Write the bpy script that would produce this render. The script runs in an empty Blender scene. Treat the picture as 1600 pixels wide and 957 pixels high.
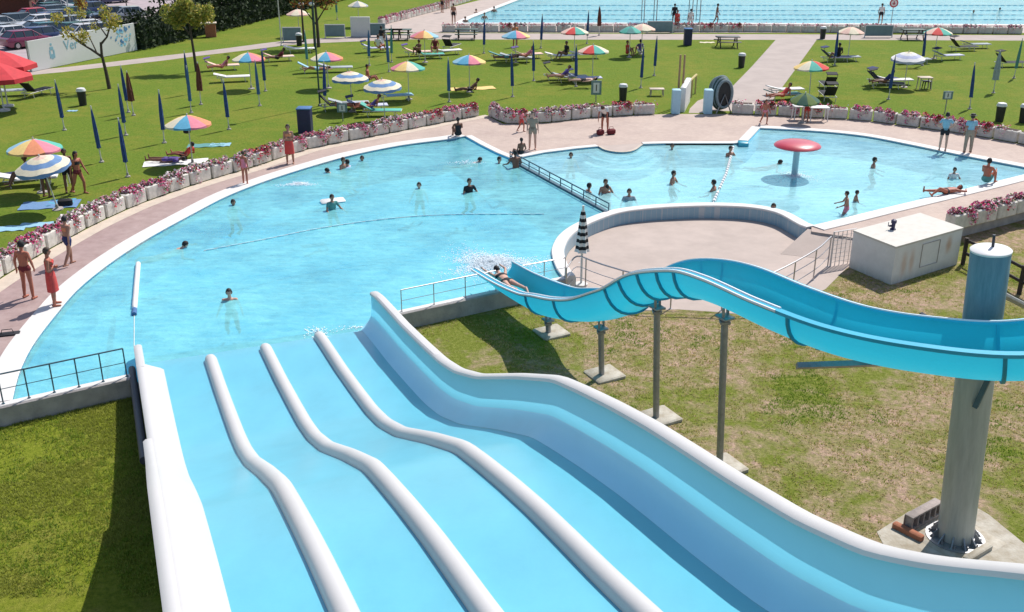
import bpy, math, random
import numpy as np
from mathutils import Vector, Matrix
from mathutils.geometry import tessellate_polygon
random.seed(7); rng = np.random.default_rng(7)
R = math.radians
sc = bpy.context.scene
COL = sc.collection
# ------------------------------------------------------------------ camera model
W0, H0 = 1600.0, 957.0
FPX = 1600.0
TILT = math.atan((478.5 + 177) / FPX)
HC = 12.5 * math.cos(TILT) ** 2
CT, ST = math.cos(TILT), math.sin(TILT)

def at(px, py, z=0.0):
    """point of height z seen at a photo pixel"""
    u = (px - 800) / FPX; v = (py - 478.5) / FPX
    d = Vector((u, CT - v * ST, -ST - v * CT))
    k = (z - HC) / d.z
    return Vector((d.x * k, d.y * k, z))

# ------------------------------------------------------------------ materials
MATS = {}
def mat(name, color, rough=0.6, var=0.0, scale=8.0, bump=0.0, bscale=None, metal=0.0, color2=None, spec=0.5, coat=0.0, detail=6, trans=0.0):
    if name in MATS: return MATS[name]
    m = bpy.data.materials.new(name); m.use_nodes = True
    nt = m.node_tree; b = nt.nodes['Principled BSDF']
    b.inputs['Roughness'].default_value = rough
    b.inputs['Metallic'].default_value = metal
    b.inputs['Specular IOR Level'].default_value = spec
    if coat: b.inputs['Coat Weight'].default_value = coat
    c = tuple(color) + (1,)
    b.inputs['Base Color'].default_value = c
    if var or color2 or bump:
        tc = nt.nodes.new('ShaderNodeTexCoord')
        n = nt.nodes.new('ShaderNodeTexNoise'); n.inputs['Scale'].default_value = scale; n.inputs['Detail'].default_value = detail
        n.inputs['Roughness'].default_value = 0.6
        nt.links.new(tc.outputs['Object'], n.inputs['Vector'])
        if var or color2:
            rp = nt.nodes.new('ShaderNodeValToRGB')
            c2 = tuple(color2) if color2 else tuple(max(0, x * (1 - var)) for x in color)
            rp.color_ramp.elements[0].position = 0.32; rp.color_ramp.elements[0].color = c2 + (1,)
            rp.color_ramp.elements[1].position = 0.66; rp.color_ramp.elements[1].color = c
            nt.links.new(n.outputs['Fac'], rp.inputs['Fac']); nt.links.new(rp.outputs['Color'], b.inputs['Base Color'])
        if bump:
            n2 = nt.nodes.new('ShaderNodeTexNoise'); n2.inputs['Scale'].default_value = bscale or scale * 4; n2.inputs['Detail'].default_value = 4
            nt.links.new(tc.outputs['Object'], n2.inputs['Vector'])
            bp = nt.nodes.new('ShaderNodeBump'); bp.inputs['Strength'].default_value = bump; bp.inputs['Distance'].default_value = 0.02
            nt.links.new(n2.outputs['Fac'], bp.inputs['Height']); nt.links.new(bp.outputs['Normal'], b.inputs['Normal'])
    MATS[name] = m
    return m

def noise(nt, vec, scale, detail=5, rough=0.6):
    n = nt.nodes.new('ShaderNodeTexNoise'); n.inputs['Scale'].default_value = scale; n.inputs['Detail'].default_value = detail
    n.inputs['Roughness'].default_value = rough
    nt.links.new(vec, n.inputs['Vector']); return n.outputs['Fac']
def ramp(nt, fac, stops):
    r = nt.nodes.new('ShaderNodeValToRGB'); e = r.color_ramp.elements
    while len(e) < len(stops): e.new(0.5)
    for i, (p, c) in enumerate(stops): e[i].position = p; e[i].color = tuple(c) + (1,)
    nt.links.new(fac, r.inputs['Fac']); return r.outputs['Color']
def mixc(nt, fac, a, b):
    m = nt.nodes.new('ShaderNodeMix'); m.data_type = 'RGBA'
    for inp, v in ((m.inputs[0], fac), (m.inputs[6], a), (m.inputs[7], b)):
        if isinstance(v, (int, float)): inp.default_value = v
        elif isinstance(v, tuple): inp.default_value = v + (1,)
        else: nt.links.new(v, inp)
    return m.outputs[2]
def math_n(nt, op, a, b=0.0, clamp=False):
    m = nt.nodes.new('ShaderNodeMath'); m.operation = op; m.use_clamp = clamp
    for i, v in enumerate((a, b)):
        if isinstance(v, (int, float)): m.inputs[i].default_value = v
        else: nt.links.new(v, m.inputs[i])
    return m.outputs[0]
def newmat(name):
    m = bpy.data.materials.new(name); m.use_nodes = True; MATS[name] = m
    nt = m.node_tree; b = nt.nodes['Principled BSDF']
    tc = nt.nodes.new('ShaderNodeTexCoord').outputs['Object']
    return m, nt, b, tc
def bump(nt, b, h, strength, dist):
    bp = nt.nodes.new('ShaderNodeBump'); bp.inputs['Strength'].default_value = strength; bp.inputs['Distance'].default_value = dist
    nt.links.new(h, bp.inputs['Height']); nt.links.new(bp.outputs['Normal'], b.inputs['Normal'])

def lawn_mat(name, c_dark, c_mid, c_light, c_dry, dry_lo, dry_hi):
    m, nt, b, tc = newmat(name)
    big = noise(nt, tc, 0.22, 6, 0.62); fine = noise(nt, tc, 9.0, 6, 0.75); med = noise(nt, tc, 1.6, 5, 0.65)
    base = ramp(nt, fine, [(0.30, c_dark), (0.5, c_mid), (0.70, c_light)])
    d = math_n(nt, 'ADD', math_n(nt, 'MULTIPLY', big, 0.55), math_n(nt, 'MULTIPLY', med, 0.45))
    mr = nt.nodes.new('ShaderNodeMapRange'); mr.inputs['From Min'].default_value = dry_lo; mr.inputs['From Max'].default_value = dry_hi
    nt.links.new(d, mr.inputs['Value'])
    fac = math_n(nt, 'MULTIPLY', mr.outputs[0], ramp(nt, noise(nt, tc, 5.0, 6, 0.7), [(0.35, (0.25,) * 3), (0.6, (1,) * 3)]))
    dry = ramp(nt, noise(nt, tc, 14.0, 4, 0.7), [(0.35, tuple(x * 0.5 for x in c_dry)), (0.62, c_dry)])
    nt.links.new(mixc(nt, fac, base, dry), b.inputs['Base Color'])
    b.inputs['Roughness'].default_value = 0.95; b.inputs['Specular IOR Level'].default_value = 0.1
    bump(nt, b, noise(nt, tc, 22.0, 5, 0.8), 0.9, 0.05)
    return m
lawn_mat('upper_lawn_grass', (0.07, 0.125, 0.012), (0.13, 0.195, 0.02), (0.20, 0.255, 0.04), (0.32, 0.29, 0.05), 0.46, 0.66)
lawn_mat('lower_lawn_grass', (0.10, 0.12, 0.015), (0.17, 0.20, 0.03), (0.29, 0.28, 0.08), (0.56, 0.38, 0.28), 0.44, 0.55)
lawn_mat('left_lawn_grass', (0.10, 0.145, 0.01), (0.19, 0.225, 0.02), (0.27, 0.29, 0.04), (0.32, 0.28, 0.07), 0.50, 0.68)

def deck_mat():
    m, nt, b, tc = newmat('deck_pavers')
    br = nt.nodes.new('ShaderNodeTexBrick'); br.inputs['Scale'].default_value = 3.2
    br.inputs['Color1'].default_value = (0.50, 0.40, 0.34, 1); br.inputs['Color2'].default_value = (0.44, 0.345, 0.29, 1); br.inputs['Mortar'].default_value = (0.36, 0.29, 0.26, 1)
    br.inputs['Mortar Size'].default_value = 0.012
    nt.links.new(tc, br.inputs['Vector'])
    stain = ramp(nt, noise(nt, tc, 0.5, 6, 0.65), [(0.3, (0.84, 0.80, 0.80)), (0.65, (1.05, 1.03, 1.0))])
    mu = nt.nodes.new('ShaderNodeMix'); mu.data_type = 'RGBA'; mu.blend_type = 'MULTIPLY'; mu.inputs[0].default_value = 1
    nt.links.new(br.outputs['Color'], mu.inputs[6]); nt.links.new(stain, mu.inputs[7])
    # the older, darker mauve paving of the western promenade
    sx = nt.nodes.new('ShaderNodeSeparateXYZ'); nt.links.new(tc, sx.inputs[0])
    mr = nt.nodes.new('ShaderNodeMapRange'); mr.inputs['From Min'].default_value = -4.0; mr.inputs['From Max'].default_value = -13.0
    nt.links.new(math_n(nt, 'ADD', sx.outputs[0], math_n(nt, 'MULTIPLY', noise(nt, tc, 0.6, 5), 3.0)), mr.inputs['Value'])
    old = ramp(nt, noise(nt, tc, 2.0, 6, 0.7), [(0.3, (0.25, 0.165, 0.155)), (0.7, (0.37, 0.265, 0.25))])
    nt.links.new(mixc(nt, mr.outputs[0], mu.outputs[2], old), b.inputs['Base Color'])
    b.inputs['Roughness'].default_value = 0.8
    bump(nt, b, noise(nt, tc, 30.0, 4), 0.3, 0.01)
    return m
deck_mat()
mat('terrace_pavers', (0.46, 0.375, 0.325), 0.85, 0.16, 1.2, 0.2, 30)
mat('path_concrete', (0.42, 0.35, 0.31), 0.9, 0.16, 0.8, 0.2, 20)
mat('cream_kerb', (0.56, 0.47, 0.38), 0.85, 0.16, 3, 0.2)
mat('white_coping', (0.68, 0.65, 0.61), 0.6, 0.10, 3.5, 0.15, 25)
mat('wall_concrete', (0.44, 0.40, 0.37), 0.9, 0.3, 3, 0.4, 18)
mat('asphalt', (0.42, 0.34, 0.35), 0.9, 0.25, 1.0, 0.3, 30)

def tile_mat(name, c1, c2, mort, scale=8):
    m, nt, b, tc = newmat(name)
    br = nt.nodes.new('ShaderNodeTexBrick'); br.offset = 0.0; br.inputs['Scale'].default_value = scale
    br.inputs['Brick Width'].default_value = 1.0; br.inputs['Row Height'].default_value = 1.0; br.inputs['Mortar Size'].default_value = 0.03
    br.inputs['Color1'].default_value = c1 + (1,); br.inputs['Color2'].default_value = c2 + (1,); br.inputs['Mortar'].default_value = mort + (1,)
    nt.links.new(tc, br.inputs['Vector']); nt.links.new(br.outputs['Color'], b.inputs['Base Color'])
    b.inputs['Roughness'].default_value = 0.35
    return m
tile_mat('terrace_wall_tiles', (0.22, 0.36, 0.44), (0.27, 0.40, 0.47), (0.42, 0.46, 0.48), 5)
def pool_floor(name, c1, c2):
    m, nt, b, tc = newmat(name)
    f = noise(nt, tc, 0.35, 6, 0.65)
    nt.links.new(ramp(nt, f, [(0.3, c2), (0.68, c1)]), b.inputs['Base Color'])
    b.inputs['Roughness'].default_value = 0.6
    return m
pool_floor('deep_pool_floor', (0.09, 0.60, 0.86), (0.06, 0.52, 0.82))
pool_floor('shallow_pool_floor', (0.38, 0.76, 0.84), (0.30, 0.69, 0.80))
pool_floor('far_pool_floor', (0.22, 0.60, 0.70), (0.14, 0.50, 0.62))

def water_mat(name, tint, milk, milkamt, scl):
    m = bpy.data.materials.new(name); m.use_nodes = True; MATS[name] = m
    nt = m.node_tree; nt.nodes.remove(nt.nodes['Principled BSDF']); out = nt.nodes['Material Output']
    tc = nt.nodes.new('ShaderNodeTexCoord').outputs['Object']
    mp = nt.nodes.new('ShaderNodeMapping'); mp.inputs['Scale'].default_value = (0.6, 1.6, 1); mp.inputs['Rotation'].default_value = (0, 0, 0.3); nt.links.new(tc, mp.inputs['Vector'])
    h1 = noise(nt, mp.outputs[0], scl, 5, 0.6); h2 = noise(nt, tc, scl * 3.1, 4, 0.6)
    h = math_n(nt, 'ADD', h1, math_n(nt, 'MULTIPLY', h2, 0.45))
    bp = nt.nodes.new('ShaderNodeBump'); bp.inputs['Strength'].default_value = 1.0; bp.inputs['Distance'].default_value = 0.032
    nt.links.new(h, bp.inputs['Height'])
    tr = nt.nodes.new('ShaderNodeBsdfTransparent'); tr.inputs[0].default_value = tint + (1,)
    gl = nt.nodes.new('ShaderNodeBsdfGlossy'); gl.inputs['Roughness'].default_value = 0.12; nt.links.new(bp.outputs[0], gl.inputs['Normal'])
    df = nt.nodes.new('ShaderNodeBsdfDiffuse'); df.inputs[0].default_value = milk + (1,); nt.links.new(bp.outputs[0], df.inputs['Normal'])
    # painted light in place of caustics: noise patches and ripples vary the diffuse share
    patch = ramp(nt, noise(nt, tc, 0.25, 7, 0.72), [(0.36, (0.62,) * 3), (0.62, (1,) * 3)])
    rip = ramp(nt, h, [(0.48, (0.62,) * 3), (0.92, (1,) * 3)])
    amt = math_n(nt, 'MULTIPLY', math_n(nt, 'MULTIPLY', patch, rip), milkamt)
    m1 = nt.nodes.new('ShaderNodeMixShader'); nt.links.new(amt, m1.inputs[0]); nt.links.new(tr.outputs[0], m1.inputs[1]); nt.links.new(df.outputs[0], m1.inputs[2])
    fr = nt.nodes.new('ShaderNodeFresnel'); fr.inputs['IOR'].default_value = 1.33; nt.links.new(bp.outputs[0], fr.inputs['Normal'])
    m2 = nt.nodes.new('ShaderNodeMixShader'); nt.links.new(math_n(nt, 'MULTIPLY', fr.outputs[0], 0.8), m2.inputs[0]); nt.links.new(m1.outputs[0], m2.inputs[1]); nt.links.new(gl.outputs[0], m2.inputs[2])
    nt.links.new(m2.outputs[0], out.inputs['Surface'])
    return m
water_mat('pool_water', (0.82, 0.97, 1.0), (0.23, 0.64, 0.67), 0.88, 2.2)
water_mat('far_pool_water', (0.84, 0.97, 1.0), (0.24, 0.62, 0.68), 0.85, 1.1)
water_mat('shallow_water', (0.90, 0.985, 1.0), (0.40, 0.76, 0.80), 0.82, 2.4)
# foam
m = bpy.data.materials.new('foam'); m.use_nodes = True; MATS['foam'] = m
nt = m.node_tree; b = nt.nodes['Principled BSDF']; b.inputs['Base Color'].default_value = (0.9, 0.95, 0.97, 1); b.inputs['Roughness'].default_value = 0.7

# fibreglass of the slides
def fibre(name, c, var, rough, coat=0.3):
    m, nt, b, tc = newmat(name)
    mp = nt.nodes.new('ShaderNodeMapping'); mp.inputs['Scale'].default_value = (0.5, 0.25, 0.5); nt.links.new(tc, mp.inputs['Vector'])
    f = noise(nt, mp.outputs[0], 2.2, 7, 0.65)
    g = noise(nt, tc, 24.0, 4, 0.7)
    c2 = tuple(x * (1 - var) for x in c)
    col = ramp(nt, f, [(0.32, c2), (0.66, c)])
    col = mixc(nt, math_n(nt, 'MULTIPLY', ramp(nt, g, [(0.52, (0,) * 3), (0.75, (1,) * 3)]), 0.12), col, tuple(min(1, x * 0.8 + 0.12) for x in c))
    nt.links.new(col, b.inputs['Base Color']); b.inputs['Roughness'].default_value = rough; b.inputs['Coat Weight'].default_value = coat; b.inputs['Coat Roughness'].default_value = 0.25
    b.inputs['Specular IOR Level'].default_value = 0.35
    bump(nt, b, noise(nt, tc, 5.0, 3), 0.12, 0.02)
    return m
fibre('slide_bed_blue', (0.125, 0.47, 0.60), 0.12, 0.34, 0.6)
fibre('slide_wall_blue', (0.33, 0.74, 0.92), 0.08, 0.45, 0.3)
fibre('slide_fillet', (0.36, 0.78, 0.95), 0.06, 0.4, 0.5)
fibre('slide_white', (0.56, 0.545, 0.53), 0.07, 0.5, 0.1)
fibre('flume_turquoise', (0.035, 0.60, 0.77), 0.10, 0.45, 0.1)
fibre('flume_flange', (0.03, 0.42, 0.60), 0.1, 0.4)
fibre('flume_joint', (0.02, 0.30, 0.44), 0.1, 0.5, 0)
def translucent(name, c, amt):
    nt = MATS[name].node_tree; out = nt.nodes['Material Output']; b = nt.nodes['Principled BSDF']
    tl = nt.nodes.new('ShaderNodeBsdfTranslucent'); tl.inputs[0].default_value = c + (1,)
    mx = nt.nodes.new('ShaderNodeMixShader'); mx.inputs[0].default_value = amt
    nt.links.new(b.outputs[0], mx.inputs[1]); nt.links.new(tl.outputs[0], mx.inputs[2]); nt.links.new(mx.outputs[0], out.inputs['Surface'])
translucent('flume_turquoise', (0.03, 0.52, 0.72), 0.34)
LATE = [('foam', (0.95, 0.98, 1.0))]
translucent('slide_wall_blue', (0.22, 0.76, 1.0), 0.50)
for l_n, l_c in (('leaf_yellow', (0.6, 0.5, 0.1)), ('leaf_olive', (0.32, 0.38, 0.06)), ('leaf_red', (0.45, 0.15, 0.05)), ('petal_pink', (0.9, 0.45, 0.55)), ('petal_magenta', (0.8, 0.08, 0.3))): LATE.append((l_n, l_c))
mat('slide_under', (0.20, 0.36, 0.42), 0.7, 0.2)
mat('galvanised', (0.36, 0.36, 0.37), 0.45, 0.25, 10, 0.05, metal=0.6)
mat('rail_steel', (0.48, 0.46, 0.46), 0.35, 0.1, metal=0.7)
mat('rail_dark', (0.06, 0.13, 0.17), 0.5, 0.2)
mat('dark_steel', (0.035, 0.04, 0.06), 0.5, 0.3)
mat('rail_white', (0.68, 0.62, 0.58), 0.5, 0.1)
mat('wood_dark', (0.055, 0.04, 0.03), 0.85, 0.4, 12)
mat('box_white', (0.74, 0.73, 0.70), 0.75, 0.12, 2.5, 0.2)
mat('box_top', (0.60, 0.565, 0.50), 0.8, 0.12, 4, 0.2)
mat('rust', (0.42, 0.24, 0.11), 0.9, 0.4, 8, color2=(0.55, 0.45, 0.33))
mat('footing', (0.46, 0.42, 0.35), 0.9, 0.0, 4, 0.5, 20, color2=(0.30, 0.25, 0.18))
mat('brick_block', (0.36, 0.30, 0.27), 0.9, 0.3, 9, 0.4)
mat('void_dark', (0.03, 0.015, 0.015), 0.9)
mat('planter_stone', (0.68, 0.64, 0.57), 0.9, 0.0, 4, 0.6, 40, color2=(0.50, 0.47, 0.41))
mat('soil', (0.07, 0.045, 0.03), 0.95, 0.3, 10)
mat('leaf_green', (0.12, 0.19, 0.05), 0.8, 0.4, 10)
mat('petal_magenta', (0.72, 0.05, 0.26), 0.7, 0.3, 20)
mat('petal_pink', (0.90, 0.52, 0.62), 0.7, 0.3, 20)
mat('petal_white', (0.85, 0.76, 0.74), 0.7, 0.1)
mat('petal_red', (0.75, 0.06, 0.07), 0.7, 0.3, 20)
mat('petal_lilac', (0.42, 0.20, 0.42), 0.7, 0.3, 20)
mat('conifer', (0.018, 0.036, 0.010), 0.9, 0.5, 3)
mat('leaf_yellow', (0.50, 0.42, 0.10), 0.8, 0.4, 6)
mat('leaf_olive', (0.24, 0.27, 0.06), 0.8, 0.4, 6)
mat('leaf_red', (0.26, 0.10, 0.04), 0.8, 0.4, 6)
mat('bark', (0.085, 0.065, 0.05), 0.95, 0.4, 14, 0.5)
mat('navy_cloth', (0.035, 0.085, 0.27), 0.9, 0.35, 9, 0.3)
mat('blue_cloth', (0.07, 0.17, 0.36), 0.9, 0.3, 9, 0.3)
mat('brown_cloth', (0.16, 0.05, 0.035), 0.9, 0.35, 9, 0.3)
mat('grey_cloth', (0.36, 0.42, 0.42), 0.9, 0.2, 9, 0.3)
mat('pole_white', (0.62, 0.60, 0.56), 0.5, 0.1)
mat('white_plastic', (0.70, 0.69, 0.67), 0.5, 0.06)
mat('red_plastic', (0.52, 0.03, 0.055), 0.4, 0.12, 3, coat=0.3)
mat('navy_plastic', (0.02, 0.02, 0.085), 0.5, 0.2)
mat('black_plastic', (0.015, 0.018, 0.02), 0.5, 0.3)
mat('dark_green', (0.03, 0.075, 0.06), 0.6, 0.3)
mat('panel_teal', (0.16, 0.25, 0.26), 0.6, 0.2, 3)
mat('gate_blue', (0.40, 0.62, 0.72), 0.7, 0.1)
mat('net_grey', (0.25, 0.32, 0.34), 0.8, 0.4, 12)
mat('terracotta', (0.38, 0.14, 0.075), 0.9, 0.2)
mat('red_canvas', (0.60, 0.035, 0.045), 0.8, 0.25, 2.5)
mat('glass_dark', (0.03, 0.045, 0.055), 0.12, 0.2, spec=0.8)
mat('tyre', (0.02, 0.02, 0.02), 0.9)
mat('chrome', (0.5, 0.5, 0.5), 0.3, metal=0.9)
mat('lamp_red', (0.4, 0.02, 0.02), 0.3)
mat('lamp_clear', (0.7, 0.7, 0.7), 0.2)
mat('hair_black', (0.012, 0.010, 0.010), 0.7)
mat('hair_brown', (0.05, 0.028, 0.016), 0.7)
mat('eye_dark', (0.01, 0.01, 0.01), 0.3)
def cm(hexname, rgb, rough=0.85):
    return mat('cloth_' + hexname, rgb, rough, 0.15, 10, 0.15)
YEL = cm('yellow', (0.78, 0.55, 0.20)); WHT = cm('white', (0.75, 0.73, 0.70)); CYA = cm('cyan', (0.10, 0.36, 0.52)); PNK = cm('pink', (0.70, 0.22, 0.28)); ORG = cm('orange', (0.68, 0.25, 0.12))
RED = cm('red', (0.62, 0.06, 0.05)); GRN = cm('green', (0.09, 0.42, 0.33)); CRM = cm('cream', (0.74, 0.66, 0.48)); PEA = cm('peach', (0.76, 0.50, 0.40)); BLU = cm('blue', (0.14, 0.26, 0.46))
LBL = cm('lightblue', (0.28, 0.50, 0.62)); LAV = cm('lavender', (0.48, 0.50, 0.66)); TEA = cm('teal', (0.10, 0.28, 0.26)); PUR = cm('purple', (0.12, 0.07, 0.28)); BLK = cm('black', (0.015, 0.015, 0.02)); GRY = cm('grey', (0.36, 0.40, 0.42)); DGR = cm('darkgreen', (0.04, 0.11, 0.07)); KHA = cm('khaki', (0.34, 0.26, 0.20)); NVY = cm('navy', (0.02, 0.03, 0.12))
SKINS = [mat('skin_fair', (0.56, 0.32, 0.24), 0.6, 0.08), mat('skin_tan', (0.38, 0.18, 0.115), 0.6, 0.1), mat('skin_brown', (0.20, 0.085, 0.05), 0.6, 0.1), mat('skin_sunburnt', (0.42, 0.13, 0.075), 0.6, 0.15)]

for l_n, l_c in LATE: translucent(l_n, l_c, 0.35)
# ------------------------------------------------------------------ mesh builder
class MB:
    def __init__(s): s.v = []; s.f = []; s.mi = []
    def add(s, vs, fs, mi=0):
        o = len(s.v); s.v += [tuple(v) for v in vs]
        s.f += [tuple(i + o for i in f) for f in fs]; s.mi += [mi] * len(fs); return s
    def box(s, c, d, rz=0.0, mi=0, M=None, taper=1.0):
        x, y, z = (q / 2 for q in d); vs = []
        for k, (a, b_, e) in enumerate([(-1, -1, -1), (1, -1, -1), (1, 1, -1), (-1, 1, -1), (-1, -1, 1), (1, -1, 1), (1, 1, 1), (-1, 1, 1)]):
            t = taper if e > 0 else 1
            p = Vector((a * x * t, b_ * y * t, e * z))
            if M is not None: p = M @ p
            else: p = Matrix.Rotation(rz, 3, 'Z') @ p
            vs.append(p + Vector(c))
        return s.add(vs, [(0, 3, 2, 1), (4, 5, 6, 7), (0, 1, 5, 4), (1, 2, 6, 5), (2, 3, 7, 6), (3, 0, 4, 7)], mi)
    def bbox(s, c, d, bev=0.02, rz=0.0, mi=0):
        """box with chamfered edges (rounded outline top and bottom)"""
        x, y, z = (q / 2 for q in d); b_ = bev; rings = []
        for zz, ins in ((-z, b_), (-z + b_, 0), (z - b_, 0), (z, b_)):
            X, Y = x - ins, y - ins; cb = b_
            rings.append([(X - cb, -Y), (X, -Y + cb), (X, Y - cb), (X - cb, Y), (-X + cb, Y), (-X, Y - cb), (-X, -Y + cb), (-X + cb, -Y), zz])
        vs = []; Rm = Matrix.Rotation(rz, 3, 'Z')
        for r_ in rings:
            for p in r_[:8]: vs.append(Rm @ Vector((p[0], p[1], r_[8])) + Vector(c))
        fs = [tuple(range(7, -1, -1)), tuple(range(24, 32))]
        for k in range(3):
            for i in range(8):
                j = (i + 1) % 8; fs.append((k * 8 + i, k * 8 + j, k * 8 + 8 + j, k * 8 + 8 + i))
        return s.add(vs, fs, mi)
    def tube(s, pts, r, n=8, mi=0, caps=True):
        pts = [Vector(p) for p in pts]; m_ = len(pts); rr = r if isinstance(r, (list, tuple)) else [r] * m_
        vs = []; prev = None
        for i, p in enumerate(pts):
            t = (pts[min(i + 1, m_ - 1)] - pts[max(i - 1, 0)])
            t = t.normalized() if t.length > 1e-9 else Vector((0, 0, 1))
            if prev is None: a = Vector((0, 0, 1)) if abs(t.z) < 0.9 else Vector((1, 0, 0)); u = t.cross(a).normalized()
            else: u = (prev - t * prev.dot(t)).normalized()
            prev = u; w = t.cross(u)
            for k in range(n):
                an = 2 * math.pi * k / n; vs.append(p + (u * math.cos(an) + w * math.sin(an)) * rr[i])
        fs = [(i * n + k, i * n + (k + 1) % n, (i + 1) * n + (k + 1) % n, (i + 1) * n + k) for i in range(m_ - 1) for k in range(n)]
        if caps: fs += [tuple(range(n - 1, -1, -1)), tuple(range((m_ - 1) * n, m_ * n))]
        return s.add(vs, fs, mi)
    def lathe(s, prof, n=16, c=(0, 0, 0), mi=0, mif=None):
        vs = []; c = Vector(c)
        for (r_, z) in prof:
            for k in range(n):
                a = 2 * math.pi * k / n; vs.append(c + Vector((r_ * math.cos(a), r_ * math.sin(a), z)))
        o = len(s.v); s.v += [tuple(v) for v in vs]
        for i in range(len(prof) - 1):
            for k in range(n):
                s.f.append((o + i * n + k, o + i * n + (k + 1) % n, o + (i + 1) * n + (k + 1) % n, o + (i + 1) * n + k)); s.mi.append(mif(i, k) if mif else mi)
        if prof[0][0] > 1e-4: s.f.append(tuple(o + k for k in range(n - 1, -1, -1))); s.mi.append(mi if not mif else mif(0, 0))
        if prof[-1][0] > 1e-4: s.f.append(tuple(o + (len(prof) - 1) * n + k for k in range(n))); s.mi.append(mi if not mif else mif(len(prof) - 2, 0))
        return s
    def loft(s, rings, mi=0, close=False, cap=True, mif=None):
        n = len(rings[0]); o = len(s.v); s.v += [tuple(p) for r_ in rings for p in r_]
        kk = n if close else n - 1
        for i in range(len(rings) - 1):
            for k in range(kk):
                s.f.append((o + i * n + k, o + i * n + (k + 1) % n, o + (i + 1) * n + (k + 1) % n, o + (i + 1) * n + k)); s.mi.append(mif(i, k) if mif else mi)
        if close and cap:
            s.f.append(tuple(o + k for k in range(n - 1, -1, -1))); s.mi.append(mi)
            s.f.append(tuple(o + (len(rings) - 1) * n + k for k in range(n))); s.mi.append(mi)
        return s
    def ell(s, c, r, n=10, m_=7, M=None, mi=0):
        vs = []; c = Vector(c)
        for i in range(1, m_):
            th = math.pi * i / m_
            for k in range(n):
                a = 2 * math.pi * k / n
                p = Vector((r[0] * math.sin(th) * math.cos(a), r[1] * math.sin(th) * math.sin(a), r[2] * math.cos(th)))
                if M is not None: p = M @ p
                vs.append(c + p)
        t = Vector((0, 0, r[2])); bo = Vector((0, 0, -r[2]))
        if M is not None: t = M @ t; bo = M @ bo
        vs += [c + t, c + bo]; T = len(vs) - 2
        fs = [(i * n + k, (i + 1) * n + k, (i + 1) * n + (k + 1) % n, i * n + (k + 1) % n) for i in range(m_ - 2) for k in range(n)]
        fs += [(T, k, (k + 1) % n) for k in range(n)]; o = (m_ - 2) * n
        fs += [(T + 1, o + (k + 1) % n, o + k) for k in range(n)]
        return s.add(vs, fs, mi)
    def mesh(s, name, mats, smooth=True):
        me = bpy.data.meshes.new(name); me.from_pydata(s.v, [], s.f)
        for m_ in mats: me.materials.append(m_ if not isinstance(m_, str) else MATS[m_])
        if len(mats) > 1: me.polygons.foreach_set('material_index', s.mi)
        if smooth:
            me.polygons.foreach_set('use_smooth', [True] * len(me.polygons))
            try: me.set_sharp_from_angle(angle=R(38))
            except Exception: pass
        me.update(); return me
    def build(s, name, mats, parent=None, smooth=True):
        if not isinstance(mats, (list, tuple)): mats = [mats]
        return link(name, s.mesh(name, mats, smooth), parent)
def link(name, me, parent=None, loc=None, rz=0.0):
    o = bpy.data.objects.new(name, me); COL.objects.link(o)
    if parent is not None: o.parent = parent
    if loc is not None: o.location = loc
    if rz: o.rotation_euler = (0, 0, rz)
    return o
def thing(name, label, cat, loc=(0, 0, 0), rz=0.0, group=None):
    o = bpy.data.objects.new(name, None); COL.objects.link(o); o.location = loc; o.rotation_euler = (0, 0, rz); o.empty_display_size = 0.2
    return tag(o, label, cat, group)
def tag(o, label=None, cat=None, group=None, kind=None):
    if label: o['label'] = label
    if cat: o['category'] = cat
    if group: o['group'] = group
    if kind: o['kind'] = kind
    return o
KIDS = {}
def kids(o):
    return [c for c in bpy.data.objects if c.parent == o]
def copy_tree(o, parent=None):
    c = o.copy(); COL.objects.link(c)
    if parent is not None: c.parent = parent
    if o.name not in KIDS: KIDS[o.name] = kids(o)
    for ch in KIDS[o.name]: copy_tree(ch, c)
    return c
PROTO_USED = {}
def inst(proto, label, cat, loc, rz=0.0, group=None, scale=1.0, tilt=None):
    """first use takes the prototype itself, later uses copy it with its parts"""
    if proto.name in PROTO_USED: o = copy_tree(proto)
    else: o = proto; PROTO_USED[proto.name] = 1; KIDS[proto.name] = kids(proto)
    o.location = loc; e = (tilt[0], tilt[1], rz) if tilt else (0, 0, rz); o.rotation_euler = e
    o.scale = (scale,) * 3
    for k in ('group',):
        if k in o: del o[k]
    return tag(o, label, cat, group)

def catmull(pts, n=6):
    P = [Vector(p) for p in pts]; P = [2 * P[0] - P[1]] + P + [2 * P[-1] - P[-2]]; o = []
    for i in range(1, len(P) - 2):
        a, b_, c, d = P[i - 1:i + 3]
        for k in range(n):
            u = k / n
            o.append(0.5 * ((2 * b_) + (-a + c) * u + (2 * a - 5 * b_ + 4 * c - d) * u * u + (-a + 3 * b_ - 3 * c + d) * u ** 3))
    o.append(P[-2]); return o
def offset(pts, d):
    """offset a polyline to its left by d (2D)"""
    o = []; n = len(pts)
    for i in range(n):
        a = pts[max(i - 1, 0)]; b_ = pts[i]; c = pts[min(i + 1, n - 1)]
        t1 = Vector((b_.x - a.x, b_.y - a.y)); t2 = Vector((c.x - b_.x, c.y - b_.y))
        if t1.length < 1e-6: t1 = t2
        if t2.length < 1e-6: t2 = t1
        t1.normalize(); t2.normalize(); n1 = Vector((-t1.y, t1.x)); n2 = Vector((-t2.y, t2.x)); mm = (n1 + n2)
        if mm.length < 1e-6: mm = n1
        mm.normalize(); k = d / max(0.45, mm.dot(n1)); o.append(Vector((b_.x + mm.x * k, b_.y + mm.y * k, 0)))
    return o
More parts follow.
